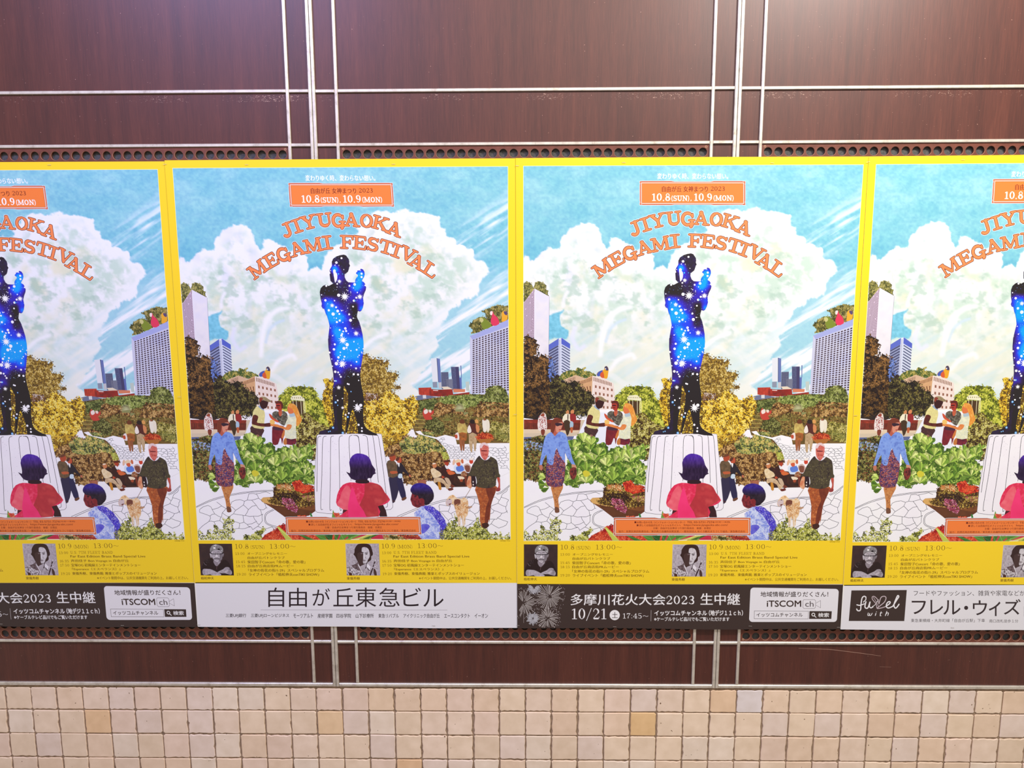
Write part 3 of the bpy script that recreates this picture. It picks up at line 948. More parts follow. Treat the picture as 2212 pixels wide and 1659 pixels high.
def windows(pr, quad, nu, nv, col, fu=.6, fv=.55, skip=0.0):
    """rows of window panes inside a quadrilateral (tl, tr, br, bl)."""
    q = np.asarray(quad, float); pr.layer += 1
    V, T = [], []
    def at(u, v): return (q[0] * (1 - u) + q[1] * u) * (1 - v) + (q[3] * (1 - u) + q[2] * u) * v
    for i in range(nu):
        for j in range(nv):
            if skip and pr.rs.rand() < skip: continue
            k = len(V)
            V += [at((i + .5 - fu / 2) / nu, (j + .5 - fv / 2) / nv), at((i + .5 + fu / 2) / nu, (j + .5 - fv / 2) / nv),
                  at((i + .5 + fu / 2) / nu, (j + .5 + fv / 2) / nv), at((i + .5 - fu / 2) / nu, (j + .5 + fv / 2) / nv)]
            T += [(k, k + 1, k + 2), (k, k + 2, k + 3)]
    pr.raw(V, T, col)

def cobbles(pr, region, cell, sy, col=(54, 56, 70), w=.75, seed=3, origin=(0, 0), shear=0.0):
    """crazy-paving outline drawing clipped to a region."""
    region = np.asarray(region, float)
    rs = np.random.RandomState(seed)
    x0, y0 = region.min(0) - cell; x1, y1 = region.max(0) + cell
    nx = int((x1 - x0) / cell) + 3; ny = int((y1 - y0) / (cell * sy)) + 3
    # brick-offset polygon grid with jittered corners
    pt = {}
    def c(i, j):
        if (i, j) not in pt:
            jx_, jy_ = rs.uniform(-.30, .30, 2)
            pt[(i, j)] = np.array([x0 + (i * .5 + jx_) * cell, y0 + (j + (.16 if (i + j) % 2 else -.16) + jy_ * .8) * cell * sy])
        return pt[(i, j)]
    pr.layer += 1
    pr.grp = []
    for j in range(ny):
        for i in range(nx * 2):
            a, b = c(i, j), c(i + 1, j)
            segs = [(a, b)]
            if (i + j) % 2: segs.append((c(i, j), c(i, j + 1)))
            for p, q in segs:
                m = (p + q) / 2 + rs.normal(0, cell * .04, 2)
                poly = np.array([p, m, q])
                chk = np.array([p, m, q])
                if inside(chk, region).all():
                    pr.stroke(poly, w, col, up=False, cap=False)
    pr.flush(col)

# palettes
DKGREEN = [(28, 24, 24), (42, 38, 26), (60, 54, 30), (86, 80, 40), (122, 112, 58)]
BROWNT = [(30, 22, 24), (50, 34, 26), (80, 56, 32), (116, 84, 42), (160, 124, 66)]
YELT = [(84, 60, 24), (166, 126, 32), (222, 176, 38), (240, 202, 50), (248, 220, 76), (250, 230, 120)]
YGREEN = [(70, 76, 24), (110, 122, 34), (152, 162, 46), (190, 196, 62), (216, 216, 92)]
OLIVE = [(58, 46, 26), (86, 72, 34), (112, 98, 44), (136, 124, 58), (160, 150, 84)]
BROWNB = [(64, 38, 24), (98, 64, 34), (134, 94, 48), (170, 128, 70), (206, 168, 106)]
LEAFY = [(56, 84, 28), (84, 122, 40), (118, 156, 54), (150, 184, 72), (184, 208, 100), (214, 226, 140)]
FGB = [(64, 66, 26), (112, 118, 40), (160, 166, 58), (196, 200, 92), (226, 226, 140)]

def paint_city(pr):
    p = pr
    # far left tower with roof trees
    p.bush(S('c 118,300 118,60 160,45 210,70 240,130 255,60 300,40 350,60 395,95 370,130 410,150 408,215 330,190 250,150 200,230'), [(90, 92, 52), (120, 118, 66)], [(74, 78, 40), (104, 104, 52), (140, 136, 72), (172, 164, 96)], 260, 2.4, 1.4)
    p.poly(S('c 118,300 245,130 245,740 118,720'), (206, 186, 206))
    win = S('c 120,305 243,138 240,735 120,720')
    windows(p, win, 9, 30, (96, 66, 78), .62, .5, .06)
    p.mottle(S('c 250,130 425,225 415,960 250,960'), [(222, 220, 230), (236, 232, 236), (228, 226, 238)], 5, scale=.05)
    p.stroke(S('c 250,130 246,740'), .9, (240, 238, 246)); p.stroke(S('c 425,225 415,955'), .5, (120, 120, 140))
    # blue-topped tower
    p.poly(S('c 418,800 535,725 535,1320 418,1320'), (150, 160, 196)); p.poly(S('c 535,725 570,715 672,790 668,1120 535,1300'), (206, 214, 234))
    p.poly(S('c 418,800 535,725 535,800 418,868'), (92, 108, 196)); p.poly(S('c 568,716 672,790 672,850 568,790'), (84, 100, 196))
    for i in range(17):
        y = i * 34
        p.stroke(S(f'c 418,{880 + y} 530,{815 + y}'), 3.0, (74, 78, 112), cap=False)
        p.stroke(S(f'c 572,{812 + y} 670,{872 + y}'), 2.3, (84, 92, 124), cap=False)
    p.stroke(S('c 548,725 545,1290'), 2.2, (238, 240, 250)); windows(p, S('c 540,740 556,740 552,1260 536,1260'), 1, 34, (110, 120, 160))
    # cream building with a cornice and roof garden
    p.bush(S('c 530,1230 550,1170 610,1120 680,1105 740,1110 760,1070 800,1090 860,1065 830,1120 900,1120 960,1150 990,1170 930,1175 850,1200 740,1165 650,1210'), [(78, 92, 50), (104, 112, 60)], [(56, 84, 44), (96, 116, 50), (150, 140, 62), (186, 172, 90)], 300, 2.2, 1.2)
    p.poly(S('c 600,1215 740,1162 850,1200 780,1240 710,1290 640,1310'), (214, 180, 148)); windows(p, S('c 640,1205 735,1175 735,1225 650,1260'), 7, 1, (120, 80, 60), .4, .8)
    p.mottle(S('c 720,1260 940,1170 930,1420 820,1330 720,1290'), [(206, 160, 116), (222, 176, 128)], 5)
    windows(p, S('c 725,1262 935,1180 935,1235 735,1300'), 16, 1, (126, 82, 58), .45, .85)
    windows(p, S('c 760,1300 930,1250 925,1420 850,1340'), 4, 1, (120, 74, 50), .35, .5)
    p.mottle(S('c 940,1170 1070,1195 1190,1260 1205,1400 1200,1659 930,1659'), [(240, 226, 216), (234, 214, 204), (244, 234, 224)], 5)
    windows(p, S('c 948,1180 1170,1255 1170,1300 948,1235'), 12, 1, (140, 96, 72), .5, .9)
    windows(p, S('c 955,1255 1195,1310 1190,1659 955,1659'), 5, 5, (146, 96, 76), .42, .40)
    # macaw on the cornice
    p.poly(S('c 990,1165 1000,1130 1050,1105 1075,1100 1085,1065 1110,1055 1130,1085 1128,1130 1115,1200 1080,1200 1040,1180'), (232, 168, 44), 3)
    p.poly(S('c 990,1160 1010,1125 1060,1105 1050,1160 1010,1178'), (72, 92, 176), 2); p.poly(S('c 1030,1150 1065,1120 1080,1195 1040,1188'), (214, 92, 50), 2)
    p.poly(S('c 1085,1065 1110,1056 1128,1085 1125,1110 1090,1100'), (70, 66, 96), 2); p.disc(*S('c 1095,1088')[0], 1.4, (238, 234, 230))
    # far skyline at the right of the statue
    p.poly(S('d 1150,960 1225,955 1225,1240 1150,1240'), (226, 230, 236)); p.poly(S('d 1220,955 1258,965 1256,1300 1218,1240'), (104, 120, 176)); p.stroke(S('d 1222,958 1222,1240'), 1, (60, 66, 96))
    p.poly(S('d 1260,1125 1350,1122 1345,1330 1256,1330'), (98, 104, 132)); p.poly(S('d 1385,1060 1480,1060 1478,1340 1388,1340'), (88, 94, 130)); p.poly(S('d 1440,1062 1480,1062 1478,1340 1440,1340'), (70, 66, 104))
    p.poly(S('d 1315,1210 1395,1208 1392,1340 1315,1340'), (118, 122, 142)); p.poly(S('d 1150,1245 1205,1240 1205,1310 1150,1310'), (140, 148, 166)); p.poly(S('d 1220,1250 1255,1245 1255,1320 1220,1320'), (196, 196, 200))
    p.poly(S('d 1478,1190 1505,1188 1500,1330 1478,1330'), (96, 110, 176)); p.poly(S('d 1500,1045 1512,1045 1508,1190 1500,1190'), (96, 112, 170)); p.poly(S('d 1550,1240 1595,1238 1590,1350 1550,1350'), (190, 204, 196))
    windows(p, S('d 1264,1135 1345,1132 1342,1320 1262,1320'), 8, 16, (62, 62, 84), .5, .5, .2); windows(p, S('d 1390,1075 1438,1075 1436,1330 1392,1330'), 5, 22, (54, 54, 84), .5, .5, .2)
    p.mottle(S('d 975,1312 1130,1308 1130,1420 975,1395'), [(168, 56, 44), (200, 70, 50), (146, 46, 40)], 4)
    p.mottle(S('d 1105,1325 1215,1335 1385,1330 1390,1390 1590,1365 1590,1395 1215,1420 1105,1410'), [(186, 60, 44), (150, 44, 38), (110, 40, 36)], 4)
    for xx in (985, 1003, 1030, 1075): p.stroke(S(f'd {xx},1315 {xx},1395'), .5, (120, 40, 36))
    p.poly(S('d 1150,1338 1210,1342 1210,1350 1150,1346'), (238, 232, 226)); p.poly(S('d 1255,1300 1330,1298 1390,1330 1280,1332'), (226, 214, 190)); p.poly(S('d 1395,1325 1540,1330 1535,1365 1395,1368'), (214, 130, 96))
    p.poly(S('d 925,1415 1000,1400 1100,1405 1180,1425 1100,1470 950,1475'), (110, 118, 146)); p.poly(S('d 1020,1400 1060,1398 1060,1440 1020,1440'), (214, 214, 214))
    # big grid building with roof garden and parrots
    p.bush(S('d 1640,560 1680,520 1750,470 1800,460 1860,470 1850,420 1800,395 1880,360 1990,318 2080,330 2140,318 2140,480 2060,520 1930,560 1800,620 1700,660 1650,655 1690,630'), [(84, 86, 44), (118, 110, 60)], [(60, 62, 32), (98, 96, 44), (140, 130, 66), (176, 160, 96)], 480, 2.6, 1.2)
    p.mottle(S('d 1640,690 1740,650 1900,585 2120,500 2075,1400 1600,1385'), [(188, 192, 222), (206, 208, 228), (196, 200, 232)], 6, scale=.04)
    p.poly(S('d 1640,690 1900,585 2125,492 2122,570 1670,735'), (164, 172, 222))
    windows(p, S('d 1665,735 2115,585 2075,1350 1618,1385'), 12, 27, (70, 50, 60), .62, .58)
    p.poly(S('d 1768,475 1800,462 1840,480 1890,530 1912,575 1815,612 1790,560 1782,520'), (124, 140, 48), 2); p.poly(S('d 1768,480 1800,470 1820,500 1790,530'), (200, 196, 130), 2)
    p.poly(S('d 1905,400 1940,395 1950,430 1990,470 2005,545 1925,568 1905,500 1925,450'), (222, 58, 92), 2); p.poly(S('d 1905,398 1935,392 1930,430 1908,440'), (240, 220, 216), 2)
    p.poly(S('d 2050,400 2090,390 2112,410 2108,490 2040,520 2045,450'), (236, 172, 48), 2); p.poly(S('d 2070,395 2110,398 2108,440 2080,430'), (90, 74, 110), 2)

def paint_trees(pr):
    p = pr
    # ground
    p.mottle(S('P 1131.5,885 1131.7,1168 1815,1166.6 1831.0,890 1650,886 1400,885'), [(246, 246, 250), (252, 252, 253), (248, 246, 252)], 14, scale=.02)
    # right-hand park hills
    p.mottle(S('d 900,1470 1180,1430 1590,1390 2060,1400 2055,1659 f 2035,430 1150,450 900,330 820,60'), [(84, 68, 34), (112, 92, 46), (136, 104, 52), (100, 84, 44)], 5, scale=.09)
    p.leaves(S('d 900,1470 1180,1430 1590,1390 2060,1400 2055,1659 f 2035,400 1450,330 1150,350 900,250 820,60'), OLIVE + [(150, 116, 62)], 2400, 2.3)
    p.bush(S('d 1220,1470 1240,1420 1500,1400 1700,1400 1790,1430 1760,1500 1500,1560 1300,1520'), [(96, 110, 52), (120, 134, 66)], [(66, 74, 36), (104, 118, 50), (140, 154, 74), (176, 186, 106)], 620, 2.4, 1.4)
    p.bush(S('d 1700,1560 1720,1460 1780,1400 1800,1330 1870,1290 1960,1290 2030,1340 2050,1400 2060,1500 1990,1560 1800,1600'), [(80, 86, 42), (108, 116, 56)], [(56, 58, 30), (98, 108, 46), (140, 148, 74), (172, 178, 108)], 800, 2.3, 1.6)
    p.leaves(S('d 1700,1480 2060,1500 2055,1659 1600,1659'), BROWNB, 600, 2.4)
    p.bush(S('d 960,1480 1180,1440 1220,1560 1150,1640 980,1600'), [(74, 84, 42)], [(60, 66, 32), (100, 112, 54), (138, 146, 80)], 260, 2.2)
    p.leaves(S('d 1170,1500 1480,1520 1560,1659 f 1350,60 1150,120 1000,60 d 1100,1659'), BROWNB, 650, 2.4)
    # fountain-grass clump and lawn steps
    p.poly(S('d 1400,1600 1420,1540 1470,1530 1510,1570 1500,1640 f 1560,60 1400,50'), (140, 142, 90), 3)
    for k in range(14):
        a = -1.4 + k * .2; p.stroke(np.array([S('f 1460,20')[0], S('f 1460,20')[0] + 14 * np.array([math.sin(a), -abs(math.cos(a)) * 1.2 + .3])]), .8, (186, 186, 140))
    for k in range(8):
        p.stroke(S(f'f {850 - k * 4},{95 + k * 24} {1040 - k * 4},{105 + k * 22}'), 1.4, ((176, 160, 84), (120, 104, 54))[k % 2])
    p.bush(S('f 1010,250 1060,160 1150,120 1230,170 1260,250 1220,330 1100,320'), [(70, 70, 36)], [(60, 56, 28), (100, 104, 48), (150, 150, 84)], 300, 2.1)
    p.bush(S('f 1800,250 1830,180 1900,170 1960,200 2035,190 2030,420 1900,400 1840,330'), [(104, 96, 44)], [(84, 80, 34), (132, 124, 50), (170, 160, 74), (206, 196, 120)], 420, 2.2)
    for cx, cy in ((1900, 330), (1980, 370), (1300, 160)):
        o = S(f'f {cx},{cy}')[0]
        for k in range(13):
            a = -1.5 + k * .25; p.stroke(np.array([o, o + 13 * np.array([math.sin(a), -math.cos(a) * .9])]), .7, ((150, 150, 74), (96, 104, 50))[k % 2])
    # big yellow tree right of the statue
    lob = S('d 250,1659 250,900 350,905 400,940 430,1010 470,950 560,965 575,1010 610,970 640,1000 630,1060 590,1080 610,1130 680,1130 740,1140 735,1180 660,1260 700,1300 780,1290 770,1320 650,1330 640,1370 720,1400 760,1460 830,1450 900,1410 950,1450 960,1520 920,1659 f 920,180 850,260 700,420 600,560 500,560 440,330 280,290')
    p.mottle(lob, [(120, 88, 34), (150, 116, 36), (104, 78, 40)], 4, rough=4.0, scale=.2)
    p.leaves(S('d 250,1659 250,910 350,910 400,945 430,1015 470,955 560,970 575,1015 635,1000 625,1060 590,1080 610,1130 735,1145 730,1180 655,1260 780,1300 650,1335 600,1380 280,1400'), [(84, 62, 30), (124, 98, 40), (164, 134, 52), (200, 170, 76), (224, 200, 120)], 1500, 2.0, edge=3.5)
    p.leaves(S('d 300,1370 470,1380 500,1480 400,1600 300,1500'), [(70, 40, 30), (110, 70, 50), (160, 120, 90), (210, 200, 190)], 380, 1.9)
    p.leaves(S('d 300,1500 480,1450 620,1360 700,1400 760,1470 900,1415 955,1500 930,1659 f 900,180 720,400 600,560 500,560 440,330 300,280 d 300,1640'), YELT, 3600, 2.3, edge=2.5)
    p.leaves(S('f 500,340 700,300 800,430 700,600 600,640 530,560'), [(110, 80, 34), (176, 138, 40), (214, 170, 50)], 500, 2.2)
    # dark tree mass at the left
    lt = S('c 118,1659 118,700 170,690 210,740 250,745 290,820 280,900 230,950 300,960 330,925 420,960 430,1040 400,1080 470,1120 500,1150 560,1200 c 640,1250 700,1230 790,1270 830,1330 930,1400 965,1440 900,1659 e 780,60 700,160 120,140')
    p.mottle(lt, [(44, 32, 28), (60, 46, 34), (36, 30, 36)], 4, rough=5, scale=.2)
    p.leaves(S('c 118,1300 118,710 170,700 210,745 285,830 270,900 230,950 330,930 425,965 400,1080 420,1300'), BROWNT[:4] + [(150, 108, 60)], 1500, 2.4, edge=3.5)
    p.leaves(S('c 400,1330 480,1180 640,1250 700,1235 790,1275 930,1400 960,1450 900,1659 400,1659'), DKGREEN, 1900, 2.2, edge=3)
    p.leaves(S('c 118,1300 420,1290 430,1659 e 430,60 120,120'), BROWNT[:4], 1300, 2.4)
    p.leaves(S('c 420,960 500,1000 480,1100 520,1140 440,1240 410,1180'), [(110, 140, 214), (86, 110, 180), (60, 60, 70)], 90, 2.4)
    # red fence, promenade and terrace wall at the left
    p.poly(S('e 120,145 880,150 830,260 780,330 660,350 120,360'), (212, 196, 170))
    p.mottle(S('e 120,145 800,150 780,280 120,275'), [(150, 54, 40), (116, 44, 34), (170, 66, 46)], 5, aniso=(3, .5))
    windows(p, S('e 125,180 800,185 790,270 125,270'), 60, 1, (70, 42, 34), .5, .9)
    p.poly(S('e 120,262 420,262 600,275 780,272 770,300 120,310'), (226, 206, 176)); p.poly(S('e 120,355 720,345 700,390 120,390'), (92, 104, 150)); p.poly(S('e 120,375 300,372 300,400 120,400'), (70, 44, 52))
    # pool of white between the trio
    p.poly(S('e 780,300 870,110 960,60 1230,60 1230,520 970,520 800,420'), (236, 240, 250))
    # yellow-green plane tree
    p.bush(S('c 1205,1480 1215,1400 1265,1395 1300,1330 1370,1300 1440,1310 1490,1285 1560,1310 1620,1310 1670,1350 1680,1430 1740,1470 1760,1560 1870,1659 e 1860,230 1700,290 1640,330 1560,330 1450,250 1400,300 1380,60 1200,20'), [(86, 96, 32), (110, 118, 40), (66, 70, 30)], YGREEN, 2600, 2.6, 2.0)
    p.bush(S('c 1740,1470 1750,1380 1800,1300 1760,1210 1810,1200 1870,1240 1880,1180 1900,1659 e 1880,260 1800,200 1760,60'), [(120, 96, 40)], YELT[:5], 800, 2.2, 1.5)
    # kiosk
    p.poly(S('c 1355,1430 1380,1405 1470,1400 1520,1440 1515,1470 1355,1455'), (240, 238, 200)); p.poly(S('c 1358,1470 1500,1475 1495,1640 1358,1640'), (80, 56, 34))
    for xx in (1380, 1420, 1475, 1505, 1520): p.stroke(S(f'c {xx},1450 {xx},1640'), 1.0, (236, 232, 190))
    windows(p, S('c 1362,1420 1510,1425 1510,1440 1362,1440'), 6, 1, (120, 96, 60), .3, .9)
    # ivy wall left of the plinth
    p.bush(S('e 1400,260 1450,200 1480,80 1540,60 1620,150 1740,230 1860,240 1750,300 1650,330 1620,500 1590,640 1480,560 1380,500'), [(60, 44, 28), (84, 64, 34), (70, 36, 28)], [(54, 36, 24), (96, 78, 36), (140, 128, 54), (186, 178, 84), (214, 206, 130)], 1500, 2.4)
    p.bush(S('e 120,400 180,380 300,340 370,340 400,500 400,860 250,880 170,850 120,870'), [(44, 40, 28), (66, 56, 34), (60, 36, 28)], [(40, 34, 24), (72, 74, 34), (110, 112, 50), (120, 70, 40), (158, 154, 84)], 1300, 2.4)
    p.leaves(S('e 120,400 350,420 340,520 120,500'), [(150, 170, 214), (90, 110, 120)], 70, 2.2)
    # hedges of the terrace on the right
    p.bush(S('f 500,560 560,470 720,420 720,380 800,340 900,380 960,270 1040,270 1120,300 1130,400 1240,470 1270,560 1300,600 1280,690 f 1100,760 1060,880 900,880 860,940 720,910 700,650'), [(62, 40, 26), (84, 56, 32), (54, 40, 28)], BROWNB, 3400, 2.2, 2.0)
    p.leaves(S('f 700,430 820,340 900,390 960,290 1120,300 1140,420 1250,470 1260,560 1120,520 900,560 740,540'), [(58, 66, 36), (104, 116, 62), (150, 160, 96), (190, 186, 90), (214, 190, 110)], 1100, 3.0)
    p.leaves(S('f 1200,540 1290,560 1300,620 1220,620'), [(190, 196, 90), (150, 150, 60)], 60, 3)

def paint_paving(pr):
    p = pr
    p.bush(S('u 560,380 700,240 1300,220 1420,420 1400,1420 600,1420'), [(110, 84, 34), (84, 62, 30)], YELT, 520, 2.3, 1.5)
    p.poly(S('f 900,290 960,280 1000,330 1150,360 1260,330 1380,360 1400,470 1320,430 1200,420 1150,380 940,320'), (250, 250, 252))
    p.poly(S('f 1150,370 1260,335 1350,350 1380,400 1350,460 1500,450 1640,430 1900,430 2030,430 2010,780 1900,830 1300,640 1270,520'), (250, 250, 252))
    cobbles(p, S('f 1160,370 1270,345 1280,400 1220,420 1380,470 1640,470 1600,640 1300,620 1270,530 1240,470 1180,430'), 8, .5, seed=5, w=.6)
    cobbles(p, S('f 1760,480 2025,460 2010,760 1900,740 1850,600 1780,560'), 11, .5, seed=6, w=.65)
    cobbles(p, S('f 1020,1190 1120,1130 1450,1080 1640,1075 1800,1060 1990,970 1975,1480 1700,1500 1400,1480 1200,1400 1060,1260'), 25, .62, seed=8, w=.8)
    for s_ in ('f 610,1310 860,1210 1020,1160 1200,1110 1450,1075 1600,1070', 'f 640,1318 880,1220 1030,1175 1210,1125 1460,1085 1600,1082', 'f 1830,1040 1900,1010 1998,935', 'f 1840,1050 1910,1020 1998,948'):
        p.stroke(S(s_), .85, (60, 60, 74), cur=5)
    cobbles(p, S('e 125,1200 300,1130 560,1060 900,1000 1060,1010 1060,1060 960,1090 1040,1200 940,1290 940,1360 1000,1420 1100,1460 950,1510 640,1500 120,1480'), 25, .62, seed=9, w=.8)
    for s_ in ('e 122,1190 300,1110 500,1055 700,1020 900,1000 1070,992', 'e 122,1200 300,1125 500,1068 700,1033 900,1010 1070,1004', 'e 1050,1225 960,1270 938,1340 960,1400 1080,1450', 'e 1065,1230 972,1280 950,1340 975,1395 1090,1435',
               'e 1580,1250 1650,1265 1760,1278 1890,1275', 'e 1540,650 1560,640 1600,630', 'e 1545,700 1570,710 1590,720', 'e 1540,660 1545,690 1575,700'):
        p.stroke(S(s_), .85, (60, 60, 74), cur=5)

def person(p, parts):
    for s_, c in parts:
        if isinstance(c, list): p.mottle(S(s_), c, 2.2, 2, scale=.25)
        else: p.poly(S(s_), c, 2)

def paint_small_people(pr):
    p = pr
    person(p, [('e 310,100 340,65 380,80 395,180 385,280 290,270 290,140', (236, 226, 220)), ('e 325,265 372,268 360,330 330,325', (130, 60, 44)), ('e 320,100 340,70 365,75 360,110', (150, 84, 56))])
    p.leaves(S('e 300,100 340,80 385,100 390,260 300,260'), [(150, 40, 40), (170, 60, 56)], 90, 1.2)
    person(p, [('e 625,50 645,30 660,50 655,80 625,80', (206, 140, 90)), ('e 580,140 610,80 680,85 710,150 690,170 590,180', (240, 234, 206)), ('e 595,165 665,160 670,270 640,340 620,290', (70, 52, 36)), ('e 640,85 652,85 650,150 640,150', (80, 60, 50)),
                ('e 675,50 700,25 720,40 715,70 685,75', (214, 140, 90)), ('e 670,80 735,85 742,160 700,200 680,180', (150, 44, 44)), ('e 675,165 710,180 705,240 670,240', (170, 196, 214)), ('e 675,240 705,240 700,300 678,298', (190, 100, 60))])
    # red-and-white pair on the lawn
    person(p, [('f 1005,60 1030,5 1050,30 1100,60 1135,30 1140,70 1100,100 1120,140 1040,150 1010,110', (196, 70, 56)), ('f 1020,40 1060,20 1070,60 1030,80', (238, 224, 214)), ('f 1080,30 1110,30 1110,60 1085,60', (236, 216, 200))])
    # strollers
    person(p, [('f 1415,210 1450,185 1510,190 1530,290 1500,330 1420,320', [(214, 196, 110), (180, 150, 84)]), ('f 1445,180 1460,145 1500,150 1505,190 1460,195', (110, 60, 36)), ('f 1420,310 1520,310 1510,400 1430,400', [(190, 110, 50), (130, 80, 44)]),
                ('f 1425,395 1460,395 1455,510 1435,515', (160, 96, 60)), ('f 1465,395 1490,395 1480,510 1462,515', (150, 90, 56)), ('f 1375,330 1410,300 1425,320 1425,390 1380,380', (236, 226, 220)), ('f 1375,330 1405,330 1405,370 1378,370', (190, 80, 50)),
                ('f 1545,210 1580,180 1640,195 1670,260 1650,330 1540,320', (90, 44, 38)), ('f 1570,190 1580,145 1620,150 1625,195', (46, 34, 34)), ('f 1530,270 1560,210 1580,270 1575,300 1540,310', (240, 232, 220)), ('f 1545,325 1640,325 1620,500 1600,525 1590,400 1575,530 1550,520', [(206, 180, 140), (170, 140, 100)]),
                ('f 1630,160 1650,140 1672,160 1670,190 1640,190', (220, 160, 90)), ('f 1640,200 1680,230 1670,300 1640,290', (214, 140, 90)),
                ('f 1720,160 1745,140 1765,160 1770,230 1760,290 1725,290', (238, 232, 214)), ('f 1765,160 1785,145 1805,170 1805,240 1790,295 1770,290', (236, 228, 206)), ('f 1735,140 1760,130 1762,155 1738,158', (150, 90, 60))])
    # distant bowl planter
    p.bush(S('f 1630,370 1650,330 1720,305 1800,320 1845,360 1830,390 1640,390'), [(150, 50, 30)], [(130, 36, 26), (190, 60, 36), (226, 110, 60)], 160, 2)
    p.poly(S('f 1630,385 1840,375 1790,430 1700,440 1680,430'), (176, 110, 50))
    # couple at the plinth
    person(p, [('f 545,830 640,820 650,1000 590,1140 560,1130 545,980', (52, 46, 74)), ('f 640,820 690,830 720,960 735,1070 690,1110 650,990', (46, 42, 78)), ('f 525,680 560,635 620,640 655,700 650,825 540,835', [(120, 96, 70), (92, 74, 54)]),
                ('f 655,680 700,665 740,720 800,820 790,830 720,770 700,845 655,845', (42, 36, 46)), ('f 665,800 705,800 700,850 655,845', (206, 226, 240)), ('f 565,590 600,560 640,580 635,630 580,645', (176, 76, 50)), ('f 565,590 600,555 640,570 600,590', (110, 64, 44)),
                ('f 650,620 690,600 712,620 705,660 665,670', (190, 84, 56)), ('f 640,640 650,605 690,597 670,640', (96, 50, 40)), ('f 660,670 685,670 675,720', (240, 240, 240)), ('f 560,770 640,765 650,790 580,800', (190, 96, 60)), ('f 785,810 810,810 812,835 795,838', (190, 110, 80)),
                ('f 560,1110 590,1120 600,1135 570,1135', (70, 44, 50)), ('f 680,1095 735,1075 735,1100 690,1122', (110, 70, 50))])
    # bench of seated elders
    p.mottle(S('f 880,880 990,870 1060,870 1140,960 1480,955 1590,955 1590,800 1300,760 1100,700 1060,860'), [(56, 34, 32), (80, 46, 34), (40, 28, 30)], 5)
    p.mottle(S('f 880,875 990,870 990,925 900,925'), [(150, 90, 66), (190, 120, 90)], 3, aniso=(4, .3))
    person(p, [('f 1130,900 1160,900 1170,985 1140,985', (206, 140, 50)),
                ('w 340,400 420,350 480,400 560,450 590,540 430,590 380,560', [(222, 196, 150), (240, 222, 184)]), ('w 390,250 440,225 490,250 490,320 440,350 400,340', (206, 130, 84)), ('w 385,260 420,228 480,235 440,262', (240, 222, 196)),
                ('w 410,600 560,585 650,640 700,720 780,790 700,860 640,740 500,680 405,715', [(226, 200, 160), (196, 166, 130)]), ('w 590,560 650,530 670,570 620,605', (190, 80, 50)), ('w 720,850 830,830 860,870 760,900', (110, 50, 40)), ('w 660,600 760,600 820,760 760,780', (206, 180, 150)),
                ('w 600,350 700,290 780,380 870,480 900,560 860,740 820,740 790,560 640,560', (62, 34, 32)), ('w 680,210 760,190 785,230 770,290 720,300', (176, 66, 44)), ('w 650,190 700,165 780,175 800,205 690,210', (90, 40, 30)), ('w 690,290 730,290 765,370 720,370', (238, 236, 236)),
                ('w 720,400 800,380 820,430 740,450', (206, 84, 50)), ('w 740,460 830,420 940,480 800,520', (216, 110, 60)), ('w 800,740 890,780 880,810 810,830', (120, 60, 44)),
                ('w 905,340 960,280 1040,330 1110,260 1160,400 1180,470 960,490', (214, 230, 246)), ('w 960,330 1110,290 1150,400 1060,440 980,430', (96, 130, 214)), ('w 940,190 1010,140 1090,165 1080,230 980,240', (238, 214, 176)), ('w 970,240 1060,215 1070,290 1010,310', (214, 96, 60)),
                ('w 1090,450 1190,430 1210,540 1060,560', [(230, 200, 150), (110, 60, 40), (214, 120, 70)]), ('w 980,550 1100,560 1150,600 1040,640', (240, 226, 196)), ('w 1030,630 1100,620 1090,680 1040,680', (170, 80, 50)), ('w 1150,560 1200,560 1190,780 1160,780', (120, 56, 40)),
                ('w 1150,290 1250,240 1330,330 1330,420 1230,450 1170,390', (206, 180, 170)), ('w 1170,300 1290,300 1280,440 1200,440', (130, 76, 60)), ('w 1290,170 1370,150 1380,230 1310,250', (206, 70, 50)), ('w 1300,120 1390,100 1390,150 1320,165', (244, 236, 226)),
                ('w 1095,150 1140,140 1150,230 1100,240', (206, 110, 70)), ('w 900,160 950,140 930,260 880,270', (232, 190, 160)), ('w 1320,560 1400,500 1420,780 1330,790', (48, 30, 40)), ('w 1340,670 1360,670 1360,700 1340,700', (240, 236, 230)), ('w 1335,740 1360,740 1360,770 1335,770', (236, 226, 220))])

